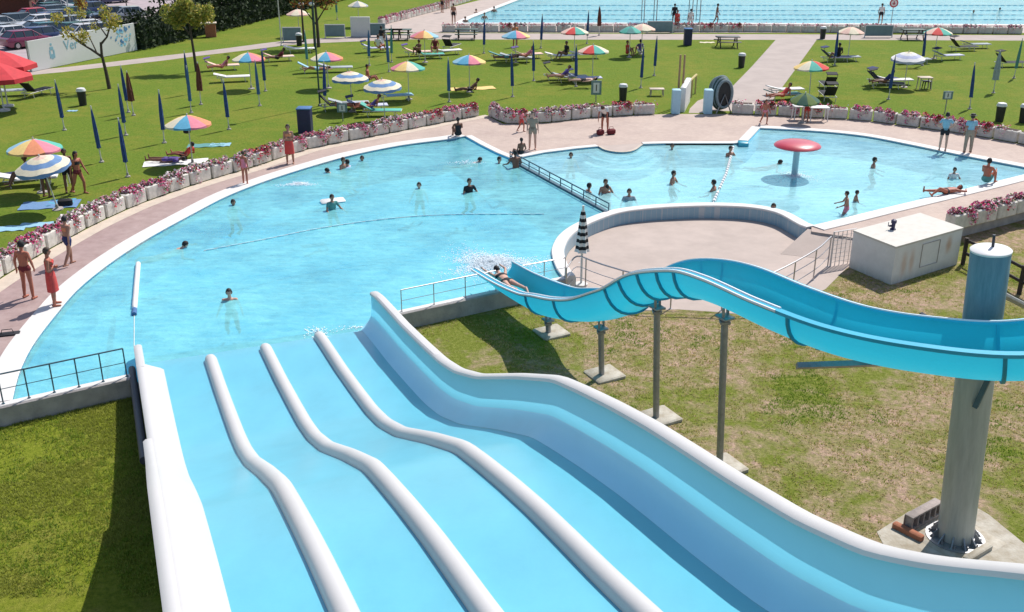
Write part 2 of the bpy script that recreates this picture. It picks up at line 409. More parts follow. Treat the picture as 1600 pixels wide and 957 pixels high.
def ribbon(mb, pts, d0, d1, z0, z1, mi=0, bev=0.0):
    A = offset(pts, d0); B = offset(pts, d1); rings = []
    for a, b_ in zip(A, B):
        dv = (b_ - a).normalized() * bev
        if bev: rings.append([(a.x, a.y, z0), (a.x, a.y, z1 - bev), (a.x + dv.x, a.y + dv.y, z1), (b_.x - dv.x, b_.y - dv.y, z1), (b_.x, b_.y, z1 - bev), (b_.x, b_.y, z0)])
        else: rings.append([(a.x, a.y, z0), (a.x, a.y, z1), (b_.x, b_.y, z1), (b_.x, b_.y, z0)])
    return mb.loft(rings, mi, close=True)
def sheet(name, loops, z, m, kind='structure'):
    if not isinstance(loops[0], list): loops = [loops]
    pl = [[Vector((p[0], p[1], 0)) for p in l] for l in loops]; tris = tessellate_polygon(pl)
    vs = [(p.x, p.y, z) for l in pl for p in l]; fs = []
    for t in tris:
        a, b_, c = (Vector(vs[i]) for i in t)
        if (b_ - a).cross(c - a).z < 0: t = (t[0], t[2], t[1])
        fs.append(tuple(t))
    me = bpy.data.meshes.new(name); me.from_pydata(vs, [], fs); me.materials.append(MATS[m]); me.update()
    o = link(name, me); o['kind'] = kind; return o
def skirt(mb, pts, z0, z1, mi=0):
    return mb.loft([[(p[0], p[1], z0), (p[0], p[1], z1)] for p in pts], mi)
def resample(pts, step):
    o = [pts[0].copy()]; acc = 0
    for a, b_ in zip(pts[:-1], pts[1:]):
        L = (b_ - a).length
        while acc + L >= step:
            k = (step - acc) / L; a = a + (b_ - a) * k; o.append(a.copy()); L = (b_ - a).length; acc = 0
        acc += L
    return o
# ------------------------------------------------------------------ world & light
SUN_AZ, SUN_EL = R(53), R(53)
w = bpy.data.worlds.new('World'); sc.world = w; w.use_nodes = True
nt = w.node_tree; bg = nt.nodes['Background']; sky = nt.nodes.new('ShaderNodeTexSky'); sky.sky_type = 'NISHITA'; sky.sun_disc = False
sky.sun_elevation = SUN_EL; sky.sun_rotation = R(90) - SUN_AZ; nt.links.new(sky.outputs[0], bg.inputs[0]); bg.inputs[1].default_value = 0.125
sd = bpy.data.lights.new('sun', 'SUN'); sd.energy = 4.7; sd.angle = R(0.5); sd.color = (1.0, 0.955, 0.90)
so = bpy.data.objects.new('sun', sd); COL.objects.link(so)
sv = Vector((math.cos(SUN_AZ) * math.cos(SUN_EL), math.sin(SUN_AZ) * math.cos(SUN_EL), math.sin(SUN_EL)))
so.rotation_euler = sv.to_track_quat('Z', 'Y').to_euler(); so.location = (20, 30, 60)
cd = bpy.data.cameras.new('camera'); cam = bpy.data.objects.new('camera', cd); COL.objects.link(cam)
cam.location = (0, 0, HC); cam.rotation_euler = (R(90) - TILT, 0, 0)
cd.sensor_width = 36; cd.lens = 36 * FPX / W0; cd.clip_end = 3000; cd.clip_start = 0.1
sc.camera = cam
sc.view_settings.view_transform = 'Standard'; sc.view_settings.look = 'None'; sc.view_settings.exposure = 0.18; sc.view_settings.gamma = 1.0
sc.render.resolution_x = 1024; sc.render.resolution_y = 612
sc.render.engine = 'CYCLES'; sc.cycles.transparent_max_bounces = 16; sc.cycles.max_bounces = 8

# ------------------------------------------------------------------ the ground and the pools
def W(l, z=0.0): return [at(x, y, z) for x, y in l]
LZ = -0.45
left_curve = catmull(W([(19, 627), (31, 582), (53, 538), (91, 488), (125, 450), (175, 410), (232, 373), (301, 335), (351, 309), (400, 289), (450, 272), (501, 256.5), (551, 243), (626, 228), (699, 218.5), (727, 213.5)]), 5)
corner_edge = W([(727, 213.5), (750, 226.5), (775, 239), (797, 248)])
kid_back1 = W([(797, 248), (816, 246), (851, 239), (901, 232.7), (935, 229.5)])
bay = catmull(W([(935, 229.5), (946, 235), (968, 238.5), (990, 236), (1005, 226)]), 4)
kid_back2 = W([(1005, 226), (1040, 225), (1146, 225), (1168, 222.5), (1188, 201)])
kid_back3 = catmull(W([(1188, 201), (1240, 203.5), (1299, 207.6), (1355, 214), (1413, 225), (1476, 238), (1526, 248), (1599, 262), (1628, 268)]), 4)
kid_right = W([(1628, 268), (1599, 274), (1551, 286), (1451, 310), (1375, 328), (1325, 340.5), (1268, 354)])
arc = catmull(W([(1264, 350.5), (1226, 331), (1176, 321), (1113, 318), (1050, 319.5), (1000, 323), (960, 328.5), (927, 338.5), (893.5, 353.5), (873.5, 368.5), (863.5, 385), (862, 399), (869, 420), (879, 434)]), 5)
front_r = [at(879, 434), at(771, 455), at(618, 488)]
front_m = [at(618, 488), at(202, 586.5)]
front_l = [at(202, 586.5), at(19, 627)]
back_all = left_curve + corner_edge[1:] + kid_back1[1:] + bay[1:] + kid_back2[1:] + kid_back3[1:]
union = back_all + kid_right[1:] + arc + front_r[1:] + front_m[1:] + front_l[1:-1]
div_a, div_b = at(797, 248), at(951, 331)
WZ = -0.06
iarc = min(range(len(arc)), key=lambda i: (arc[i] - div_b).length)
main_pool = left_curve + corner_edge[1:] + [div_b] + arc[iarc + 1:] + front_r[1:] + front_m[1:] + front_l[1:-1]
kid_pool = [div_a] + kid_back1[1:] + bay[1:] + kid_back2[1:] + kid_back3[1:] + kid_right[1:] + arc[:iarc + 1] + [div_b]
_sd = Vector((math.sin(R(22)), -math.cos(R(22)), 0)); _sn = Vector((-_sd.y, _sd.x, 0)); _g = Vector((-6.157, 23.316, 0))
main_water = left_curve + corner_edge[1:] + [div_b] + arc[iarc + 1:] + front_r[1:] + [_g + _sd * 1.2 + _sn * 2.7, _g + _sd * 1.2 - _sn * 2.9] + front_m[1:] + front_l[1:-1]
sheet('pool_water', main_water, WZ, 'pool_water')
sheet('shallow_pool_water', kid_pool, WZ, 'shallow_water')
sheet('pool_floor', main_pool, -1.45, 'deep_pool_floor')
sheet('shallow_pool_floor', kid_pool, -0.95, 'shallow_pool_floor')
mb = MB(); skirt(mb, front_l + left_curve[:1], -1.8, -0.002); skirt(mb, back_all + kid_right[1:] + arc + front_r[1:], -1.8, -0.002); skirt(mb, front_m, -1.8, -0.22); o = mb.build('pool_side', 'deep_pool_floor', smooth=False); o['kind'] = 'structure'

# planter lines
pl_left = catmull(W([(-210, 590), (-130, 528), (-60, 478), (0, 437), (50, 407), (100, 378), (150, 351), (211, 323), (251, 308), (301, 290.5), (351, 275), (399, 261), (468, 238), (501, 229.5), (551, 220), (626, 205.6), (699, 191), (758, 180)]), 6)
pl_mid = W([(762, 181), (786, 194), (851, 193), (926, 184.5), (1000, 180), (1048, 178.5)])
pl_right = catmull(W([(1142, 178.5), (1203, 181), (1293, 185.6), (1350, 189), (1426, 199), (1501, 209), (1599, 226.5), (1700, 247), (1800, 270)]), 5)
D0 = at(-210, 690); PL0 = at(-210, 590)
gate_pts = W([(1048, 178.5), (1142, 178.5)])
deckR = at(1800, 270)
dr1 = at(1790, 300); 
low_edge = W([(1790, 292), (1700, 306), (1600, 326), (1540, 342), (1478, 357), (1400, 372), (1335, 372), (1268, 362)])   # deck edge above the lower lawn
deck = [Vector((-400, D0.y, 0)), Vector((-400, PL0.y, 0))] + pl_left + pl_mid + pl_right + low_edge + [at(1268, 354)] + kid_right[::-1][1:] + back_all[::-1][1:] + [at(-8, 633), D0]
sheet('pool_deck', deck, 0.0, 'deck_pavers')
far_pool = W([(722, 36.5), (738, 28), (790, 8), (812, 0)])
fdir = (far_pool[-1] - far_pool[1]); far_pool_l = [far_pool[0], far_pool[1], far_pool[1] + fdir * 3.2]
far_pool_poly = far_pool_l + [Vector((140, far_pool_l[-1].y, 0)), Vector((140, at(1600, 39).y, 0)), at(1600, 39), at(1100, 36.5)]
up_lawn = [Vector((-400, PL0.y, 0))] + pl_left + pl_mid + pl_right + [Vector((400, deckR.y, 0)), Vector((600, 900, 0)), Vector((-600, 900, 0))]
sheet('upper_lawn', [up_lawn, far_pool_poly], 0.002, 'upper_lawn_grass')
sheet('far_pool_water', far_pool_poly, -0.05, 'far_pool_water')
sheet('far_pool_floor', far_pool_poly, -1.6, 'far_pool_floor')
mb = MB(); skirt(mb, far_pool_poly + [far_pool_poly[0]], -1.7, -0.002); o = mb.build('far_pool_side', 'far_pool_floor', smooth=False); o['kind'] = 'structure'
terr_line = offset(arc, 0.42)
terrace = [at(1268, 362)] + [p for p in terr_line] + [at(900, 448), at(935, 492), at(1010, 484), at(1090, 489), at(1165, 491), at(1215, 480), at(1292, 452), at(1335, 425)] + [at(1335, 372)]
low = [D0, at(-8, 633), front_l[-1]] + front_l[::-1][1:] + front_m[::-1][1:] + front_r[::-1][1:] + arc[::-1] + [at(1268, 362)] + low_edge[::-1][1:] + [deckR, Vector((400, deckR.y, 0)), Vector((400, -300, 0)), Vector((-400, -300, 0)), Vector((-400, D0.y, 0))]
sheet('lower_lawn', low, LZ, 'lower_lawn_grass')
# terrace paving: world positions measured on the lower level
def WL(l): return [at(x, y, LZ) for x, y in l]
terr = [Vector((p.x, p.y, 0)) for p in terr_line] + WL([(905, 470), (935, 500), (1000, 486), (1060, 484), (1120, 488), (1172, 494), (1230, 482), (1290, 452), (1322, 420), (1345, 404)]) + [at(1345, 371), at(1300, 371), at(1268, 362)]
sheet('terrace_paving', terr[1:], LZ + 0.004, 'terrace_pavers')
leftlawn = [at(-240, 700), at(-8, 636), at(202, 589.5), Vector((-4.6, 18.0, 0)), Vector((-1, 5, 0)), Vector((-2, -30, 0)), Vector((-60, -30, 0)), Vector((-60, 18, 0))]
sheet('left_lawn', leftlawn, LZ + 0.004, 'left_lawn_grass')
# ramp from terrace up to the deck
T0, T1 = at(1262, 358), at(1345, 371); B0 = T0 + Vector((-1.2, -1.3, 0)); B1 = T1 + Vector((-0.3, -1.3, 0))
mb = MB(); mb.add([(T0.x, T0.y, 0.003), (T1.x, T1.y, 0.003), (B1.x, B1.y, LZ + 0.008), (B0.x, B0.y, LZ + 0.008), (T0.x, T0.y, LZ)], [(0, 3, 2, 1), (0, 4, 3)]); o = mb.build('terrace_ramp', 'terrace_pavers', smooth=False); o['kind'] = 'structure'
mb = MB(); skirt(mb, [deckR] + low_edge, LZ - 0.05, -0.001); skirt(mb, [Vector((-400, D0.y, 0)), D0, at(-8, 633)], LZ - 0.05, -0.001); o = mb.build('deck_retaining_wall', 'wall_concrete', smooth=False); o['kind'] = 'structure'
# paths
cross = W([(640, 52), (1900, 56.5)]); crossb = W([(1900, 65), (1276, 62.7)])
path_l_top = [(-250, 131), (50, 110), (150, 100), (251, 88), (300, 82.5), (360, 75), (425, 66.5), (475, 62), (551, 57.5), (640, 52)]
path_l_bot = [(-250, 140), (50, 117.5), (150, 107), (251, 95.5), (300, 89), (360, 82), (425, 74), (475, 69), (551, 65.5), (640, 62)]
path = catmull(W(path_l_top), 3) + cross[1:] + crossb + W([(1242, 110), (1205, 160), (1196, 174)]) + W([(1108, 174), (1102, 177), (1076, 177), (1078, 170), (1090, 158), (1141, 139), (1175, 104), (1212, 62.7)]) + catmull(W(path_l_bot), 3)[::-1]
sheet('garden_path', path, 0.006, 'path_concrete')
fdeck = W([(590, 41), (700, 13), (760, -2)]); fd = fdeck[2] - fdeck[1]
fdeck_poly = W([(585, 52), (560, 50)]) + fdeck[:2] + [fdeck[1] + fd * 12, far_pool_l[2], far_pool_l[1], far_pool_l[0], at(1100, 36.5), at(1600, 39), Vector((140, at(1600, 39).y, 0)), Vector((140, at(1600, 52).y, 0)), at(1600, 52), at(640, 51.5)]
sheet('far_pool_deck', fdeck_poly, 0.010, 'terrace_pavers')
mb = MB(); ribbon(mb, far_pool_l[::-1] + [at(1100, 36.5), at(1600, 39)], 0.0, -0.6, -0.3, 0.04); o = mb.build('far_pool_coping', 'white_coping'); o['kind'] = 'structure'
sheet('car_park', W([(-260, 120), (60, 99), (120, 92), (222, 76), (330, 40), (480, 6), (640, -30)]) + [Vector((-20, 190, 0)), Vector((-140, 190, 0)), Vector((-140, 70, 0))], 0.014, 'asphalt')
# copings
mb = MB(); ribbon(mb, left_curve, 0.0, 0.62, -0.25, 0.035, bev=0.015)
ribbon(mb, corner_edge, 0.002, 0.34, -0.25, 0.033, bev=0.015)
ribbon(mb, kid_back1 , 0.0, 0.34, -0.25, 0.031, bev=0.015)
ribbon(mb, kid_back2[:4], 0.0, 0.34, -0.25, 0.037, bev=0.015)
ribbon(mb, kid_back2[3:], 0.003, 0.42, -0.25, 0.075, bev=0.015)
ribbon(mb, kid_back3, 0.0, 0.50, -0.25, 0.034, bev=0.015)
ribbon(mb, kid_right, 0.0, 0.55, -0.25, 0.038, bev=0.015)
o = mb.build('pool_coping', 'white_coping'); o['kind'] = 'structure'
# steps bay beside the children's pool
mb = MB(); cb = sum((p for p in bay), Vector()) / len(bay)
for k, zt in enumerate((-0.14, -0.34, -0.54)):
    ring = [cb + (p - cb) * (1.25 + 0.35 * k) for p in bay]; mb.add([(p.x, p.y - 0.3 * k, zt) for p in ring] + [(p.x, p.y - 0.3 * k, -0.95) for p in ring], [tuple(range(len(ring)))] + [(i, i + 1, len(ring) + i + 1, len(ring) + i) for i in range(len(ring) - 1)])
o = mb.build('bay_steps', 'shallow_pool_floor', smooth=False); o['kind'] = 'structure'
sheet('bay_platform', [at(935, 228.5)] + bay[1:-1] + [at(1005, 224.5)], 0.008, 'terrace_pavers')
mb = MB(); ribbon(mb, bay, 0.0, 0.12, -0.3, 0.022); o = mb.build('bay_edge', 'cream_kerb'); o['kind'] = 'structure'
# cream strip at the feet of the planters
mb = MB(); ribbon(mb, [p for p in pl_left], 0.0, -0.55, -0.1, 0.006); o = mb.build('planter_kerb', 'cream_kerb'); o['kind'] = 'structure'
# terrace wall (retains the pool) : top + inner tiled face
arc_w = [kid_right[-1] + Vector((0.12, 0.0, 0))] + arc
mb = MB(); ribbon(mb, arc_w, -0.0, 0.40, LZ - 0.1, 0.04, 0, bev=0.02); ribbon(mb, arc_w, 0.39, 0.412, LZ - 0.1, -0.03, 1)
o = mb.build('terrace_wall', ['white_coping', 'terrace_wall_tiles']); tag(o, 'low curved white topped wall with blue grey tiles around the round terrace', 'wall')
# front walls
mb = MB(); ribbon(mb, front_r, 0.0, 0.28, LZ - 0.1, 0.03, bev=0.02); o = mb.build('pool_wall', 'wall_concrete'); tag(o, 'concrete pool wall with railing right of the wide slide', 'wall')
mb = MB(); ribbon(mb, front_r, 0.02, 0.20, 0.0, 0.045, bev=0.01); mb.build('wall_cap', 'white_coping', o)
mb = MB(); fl2 = front_l + [front_l[-1] + (front_l[-1] - front_l[0]) * 0.7]
ribbon(mb, fl2, 0.0, 0.28, LZ - 0.1, 0.03, bev=0.02); o = mb.build('pool_wall', 'wall_concrete'); tag(o, 'grey concrete pool wall with railing left of the wide slide', 'wall')
mb = MB(); ribbon(mb, fl2, 0.02, 0.22, 0.0, 0.045, bev=0.01); mb.build('wall_cap', 'white_coping', o)
mb = MB(); ribbon(mb, front_m, 0.0, 0.25, LZ - 0.1, -0.24); o = mb.build('slide_footwall', 'wall_concrete'); o['kind'] = 'structure'
# divider between the pools
dv = div_b - div_a
mb = MB(); ribbon(mb, [div_a - dv * 0.01, div_b + dv * 0.01], -0.12, 0.12, -1.45, -0.10); o = mb.build('pool_divider', 'deep_pool_floor'); o['kind'] = 'structure'
rail = thing('divider_railing', 'low dark railing on the divider between big pool and paddling pool', 'railing', div_a)
nv = 9
mb = MB(); mb.tube([Vector((0, 0, 0.30)), dv + Vector((0, 0, 0.30))], 0.026, 8); mb.build('top_rail', 'rail_dark', rail)
mb = MB(); mb.tube([Vector((0, 0, 0.12)), dv + Vector((0, 0, 0.12))], 0.018, 8); mb.build('lower_rail', 'rail_dark', rail)
mb = MB(); mb.box(dv / 2 + Vector((0, 0, -0.06)), (dv.length, 0.18, 0.10), math.atan2(dv.y, dv.x)); mb.build('kerb', 'rail_dark', rail)
for i in range(nv + 1):
    mb = MB(); p = dv * (i / nv); mb.tube([p + Vector((0, 0, -0.12)), p + Vector((0, 0, 0.30))], 0.022, 8); mb.build('post', 'rail_dark', rail)
# ------------------------------------------------------------------ the wide four-lane slide
PHI = R(22); SD = Vector((math.sin(PHI), -math.cos(PHI), 0)); SN = Vector((-SD.y, SD.x, 0)); G2 = Vector((-6.157, 23.316, 0))
SS = [-1.6, -0.6, 0, 1, 2.3, 4.0, 5.2, 6.2, 7.5, 9.5, 11.0, 11.9, 12.9, 13.9, 14.8, 15.7, 16.9, 17.9, 18.6, 19.2, 19.5, 21, 23]
ZZ = [-.34, -.10, 0.0, .07, .15, .33, .48, .70, 1.16, 2.08, 2.72, 2.95, 3.18, 3.38, 3.52, 3.65, 3.86, 4.14, 4.48, 4.83, 5.01, 5.8, 6.8]
_sf = np.linspace(-1.6, 22.6, 243); _zf = np.interp(_sf, SS, ZZ); _k = np.hanning(9); _k /= _k.sum()
_zf = np.convolve(np.pad(_zf, 4, mode='edge'), _k, 'valid'); _zf[:4] = np.interp(_sf[:4], SS, ZZ)
def prof(s): return float(np.interp(s, _sf, _zf))
def SP(s, lat, dz=0.0): p = G2 + SD * s + SN * lat; return Vector((p.x, p.y, prof(s) + dz))
slide = thing('water_slide', 'wide pale blue four lane water slide with white dividing ridges running down into the pool', 'water slide', (0, 0, 0))
S_END = 22.0
ss = list(np.arange(-1.0, S_END, 0.2))
mb = MB(); lats = np.linspace(-2.86, 2.70, 15)
mb.loft([[SP(s, l) for l in lats] for s in ss]); mb.loft([[SP(s, l, -0.06) for l in lats[::-1]] for s in ss], 1)
mb.build('slide_bed', ['slide_bed_blue', 'slide_under'], slide)
def ridge(lat, s0):
    mb = MB(); rings = []
    sl = [s0, s0 + 0.03, s0 + 0.1, s0 + 0.22] + list(np.arange(s0 + 0.4, S_END, 0.25)); n = 9
    for i, s in enumerate(sl):
        g = (0.15, 0.62, 0.9, 1.0)[i] if i < 4 else 1.0
        rings.append([SP(s, lat + 0.15 * g * math.cos(math.pi * (k / (n - 1)) * 1.0), (0.185 * g * math.sin(math.pi * k / (n - 1)) ** 0.8 if 0 < k < n - 1 else 0) - 0.005) for k in range(n)][::-1])
    mb.loft(rings); return mb
for lt, s0 in ((-1.37, 0.10), (-0.02, -0.10), (1.40, -0.42)): ridge(lt, s0).build('lane_divider', 'slide_white', slide)
mb = MB(); rings = []
prof_r = [(2.53, 0.004), (2.62, 0.05), (2.70, 0.11), (2.77, 0.18), (2.82, 0.25), (2.852, 0.33), (2.866, 0.45), (2.885, 0.90)]
for s in list(np.arange(-0.55, S_END, 0.2)): rings.append([SP(s, l, z) for l, z in prof_r])
mb.loft(rings, mif=lambda i, k: 1 if k < 5 else 0)
mb.build('side_wall', ['slide_wall_blue', 'slide_fillet'], slide)
mb = MB(); lip = [(2.86, 0.90), (2.865, 0.955), (2.90, 0.985), (3.02, 0.99), (3.08, 0.965), (3.09, 0.90)]
ls = [-0.60] + list(np.arange(-0.5, S_END, 0.2)); mb.loft([[SP(s, l, z) for l, z in lip] for s in ls], close=True); mb.build('wall_lip', 'slide_white', slide)
# left white wall : sloping inner face, rounded top, thin tongue reaching into the pool
mb = MB(); lw = [(-2.47, -0.004), (-2.55, 0.11), (-2.72, 0.27), (-2.85, 0.40), (-2.90, 0.435), (-2.97, 0.45), (-3.03, 0.44), (-3.07, 0.41), (-3.08, -0.16)]
rings = [[SP(max(s, 0.34 + 1.35 * max(0, z)) if s > 0.35 else 0.34 + 1.35 * max(0, z), l, z) for l, z in lw] for s in [0.3, 0.42] + list(np.arange(0.6, S_END, 0.2))]
mb.loft(rings); mb.add(rings[0], [tuple(range(len(lw)))])
tw = [(-2.87, -0.1), (-2.875, 0.40), (-2.90, 0.44), (-2.97, 0.452), (-3.03, 0.44), (-3.07, 0.41), (-3.08, -0.1)]
mb.loft([[SP(s, l, z * g) for l, z in tw] for s, g in ((-0.78, 0.2), (-0.75, 0.85), (-0.68, 1.0), (-0.3, 1), (0.0, 1), (1.1, 1))], close=True)
mb.build('left_wall', 'slide_white', slide)
mb = MB(); lw2 = [(-2.98, 0.455), (-3.02, 0.47), (-3.10, 0.46), (-3.15, 0.42), (-3.155, -0.2), (-3.09, -0.2)]
mb.loft([[SP(s, l, z) for l, z in lw2] for s in np.arange(5.6, S_END, 0.2)], close=True); mb.build('edge_flange', 'slide_white', slide)
mb = MB(); mb.tube([SP(s, -3.18, -0.05) for s in np.arange(-0.2, 5.6, 0.4)], 0.085, 10); mb.build('drain_pipe', 'dark_steel', slide)
for s in (0.8, 3.4, 6.2, 9.2, 12.2, 15.2, 18.2, 21.0):
    z = prof(s) - 0.1
    for l in (-2.7, 2.7):
        if z + 0.45 > 0.3:
            p = SP(s, l); mb = MB(); mb.bbox((p.x, p.y, (z - 0.02 + LZ) / 2), (0.12, 0.12, z - 0.02 - LZ), 0.015, PHI); mb.box((p.x, p.y, LZ + 0.02), (0.32, 0.32, 0.03), PHI); mb.build('support_leg', 'dark_steel', slide)
    mb = MB(); a, b_ = SP(s, -2.85, -0.14), SP(s, 2.85, -0.14); mb.box((a + b_) / 2, ((b_ - a).length, 0.12, 0.12), math.atan2((b_ - a).y, (b_ - a).x)); mb.build('cross_beam', 'dark_steel', slide)

# ------------------------------------------------------------------ the turquoise flume
CP = [(-.51, 27.56, -.02), (.14, 26.32, .06), (.93, 25.1, .18), (1.45, 23.85, .57), (2.18, 22.6, 1.06), (2.70, 21.38, 1.75), (3.22, 20.42, 2.50), (3.78, 19.45, 2.93), (4.25, 18.4, 3.16), (4.92, 17.12, 3.22), (5.67, 15.88, 3.32), (6.62, 15.0, 3.45), (7.85, 14.42, 3.60), (9.3, 14.2, 3.95), (10.8, 14.5, 4.4), (12.0, 15.4, 4.8), (12.6, 16.8, 5.2)]
FW, FH = 0.587, 0.67
fs = catmull(CP, 8)
Tn = []
for i in range(len(fs)): Tn.append((fs[min(i + 1, len(fs) - 1)] - fs[max(i - 1, 0)]).normalized())
def fframe(i):
    t = Tn[i]; side = Vector((-t.y, t.x, 0)).normalized(); up = t.cross(side); up = up if up.z > 0 else -up
    return fs[i], side, up
def drop(i): u = max(0.0, 1 - i / 20); return 0.30 * u * u * (3 - 2 * u)
def usec(i, w_, h_, a0=0.0, a1=math.pi, n=13):
    h_ = h_ - drop(i)
    p, sd_, up = fframe(i); o = []
    for k in range(n):
        a = a0 + (a1 - a0) * k / (n - 1)
        c, s_ = math.cos(a), math.sin(a); o.append(p + sd_ * (w_ * math.copysign(abs(c) ** 0.85, c)) + up * (h_ * 0 + FH - (h_) * abs(s_) ** 0.85))
    return o
flume = thing('flume_slide', 'turquoise half pipe water slide winding over the grass on grey posts into the pool', 'water slide', (0, 0, 0))
mb = MB(); NF = len(fs)
mb.loft([usec(i, FW, FH) for i in range(NF)])
mb.build('trough', 'flume_turquoise', flume)
def rimp(i, sgn, dw, dh): p, sd_, up = fframe(i); return p + sd_ * sgn * (FW + dw) + up * (FH + dh)
for sgn in (1, -1):
    mb = MB(); mb.loft([[rimp(i, sgn, -0.005, -0.02), rimp(i, sgn, -0.005, 0.02), rimp(i, sgn, 0.12, 0.01), rimp(i, sgn, 0.12, -0.05), rimp(i, sgn, 0.105, -0.05), rimp(i, sgn, 0.1, -0.02)] for i in range(NF)], close=True); mb.build('flange', 'flume_flange', flume)
JE = 76
mb = MB(); mb.tube([rimp(i, -1, 0.0, 0.02) for i in range(JE)], 0.026, 6); mb.tube([rimp(i, -1, 0.125, 0.0) for i in range(JE)], 0.026, 6); mb.tube([rimp(i, 1, 0.02, 0.022) for i in range(NF)], 0.022, 6); mb.build('white_edging', mat('edging_white', (0.85, 0.85, 0.85), 0.5), flume)
for i in (16, 26, 41, 45, 49, 53, 57, 76, 95):
    mb = MB(); A = usec(i, FW + 0.001, FH + 0.001); B = usec(i, FW + 0.045, FH + 0.045); t = Tn[i] * 0.03
    mb.loft([[p - t for p in A], [p - t for p in B], [p + t for p in B], [p + t for p in A], [p - t for p in A]]); mb.build('joint_ring', 'flume_joint', flume)
# supports
def support(px, py, i, label, zt=None):
    b_ = at(px, py, LZ); p = fs[i]; zt = p.z - 0.22
    t = thing('slide_support', label, 'support post', (b_.x, b_.y, LZ), 0, 'grey posts under the turquoise slide')
    t.rotation_euler = (0, -0.045, 0)
    mb = MB(); mb.tube([(0, 0, 0.0), (0, 0, zt - LZ)], 0.072, 12); mb.lathe([(0.14, 0.0), (0.16, 0.025), (0.09, 0.03)], 12); mb.build('post', 'galvanised', t)
    mb = MB(); h = zt - LZ; mb.bbox((0, 0, h + 0.02), (0.34, 0.24, 0.05), 0.01, -1.1); mb.box((-0.05, -0.08, h + 0.12), (0.05, 0.07, 0.22)); mb.box((0.07, 0.1, h + 0.12), (0.05, 0.07, 0.22)); mb.bbox((0, 0, h - 0.08), (0.2, 0.2, 0.07), 0.01)
    mb.build('bracket', 'galvanised', t)
    mb = MB(); mb.bbox((0.08, 0.08, 0.01), (0.78, 0.78, 0.13), 0.03, 0.45); mb.build('footing', 'footing', t)
    return t
def near_i(px, py): b_ = at(px, py, LZ); return min(range(len(fs)), key=lambda k: (Vector((fs[k].x - b_.x, fs[k].y - b_.y, 0))).length)
for px, py, lb in ((857, 523, 'short grey post closest to the pool end of the turquoise slide'), (940, 589, 'grey post under the dip of the turquoise slide, second from the pool'), (1025, 656, 'tall thin grey post under the hump of the turquoise slide, third from the pool'), (1124, 734, 'tallest grey post by the white slide lip, carrying the far side of the hump')):
    support(px, py, near_i(px, py), lb)
# big concrete filled steel column
pb = at(1492, 840, LZ)
col = thing('support_column', 'massive grey blue steel column with white cap beside the turquoise slide', 'column', pb)
HT = 5.16 - LZ
mb = MB(); mb.lathe([(0.315, 0), (0.315, HT * 0.5), (0.315, HT - 0.03), (0.30, HT)], 40)
m, nt, b, tc = newmat('column_paint')
sx = nt.nodes.new('ShaderNodeSeparateXYZ'); nt.links.new(tc, sx.inputs[0])
mr = nt.nodes.new('ShaderNodeMapRange'); mr.inputs['From Min'].default_value = 3.6; mr.inputs['From Max'].default_value = 4.0; nt.links.new(math_n(nt, 'ADD', sx.outputs[2], math_n(nt, 'MULTIPLY', noise(nt, tc, 3.0), 0.5)), mr.inputs['Value'])
mp = nt.nodes.new('ShaderNodeMapping'); mp.inputs['Scale'].default_value = (6, 6, 0.8); nt.links.new(tc, mp.inputs['Vector'])
st = noise(nt, mp.outputs[0], 1.5, 6, 0.7)
nt.links.new(mixc(nt, mr.outputs[0], ramp(nt, st, [(0.3, (0.36, 0.37, 0.34)), (0.7, (0.50, 0.51, 0.47))]), ramp(nt, st, [(0.3, (0.085, 0.19, 0.24)), (0.7, (0.16, 0.30, 0.35))])), b.inputs['Base Color'])
b.inputs['Roughness'].default_value = 0.5; b.inputs['Metallic'].default_value = 0.15
mb.build('shaft', 'column_paint', col).rotation_euler = (0, -0.058, 0)
mb = MB(); mb.lathe([(0.29, 0), (0.32, 0.0), (0.325, 0.03), (0.30, 0.05), (0.02, 0.075)], 40, (0, 0, HT)); mb.build('cap', 'white_plastic', col).rotation_euler = (0, -0.058, 0)
mb = MB(); mb.tube([(0.03, 0.02, HT + 0.06), (0.03, 0.02, HT + 0.28)], 0.025, 8); mb.build('lifting_eye', 'dark_steel', col).rotation_euler = (0, -0.058, 0)
for k in range(12):
    a = k * math.pi / 6; mb = MB(); Mz = Matrix.Rotation(a, 3, 'Z')
    vs = [Mz @ Vector(p) for p in [(0.33, -0.012, 0.02), (0.48, -0.012, 0.02), (0.33, -0.012, 0.2), (0.33, 0.012, 0.02), (0.48, 0.012, 0.02), (0.33, 0.012, 0.2)]]
    mb.add(vs, [(0, 1, 2), (5, 4, 3), (0, 3, 4, 1), (1, 4, 5, 2), (2, 5, 3, 0)]); mb.tube([Mz @ Vector((0.43, 0.05, 0.0)), Mz @ Vector((0.43, 0.05, 0.09))], 0.015, 6); mb.build('gusset', 'galvanised', col)
mb = MB(); mb.lathe([(0.52, 0.0), (0.52, 0.025), (0.34, 0.03)], 28); mb.build('base_plate', 'galvanised', col)
mb = MB(); mb.bbox((0.05, -0.1, -0.07), (1.35, 1.15, 0.16), 0.03, 0.55); mb.build('plinth', 'footing', col)
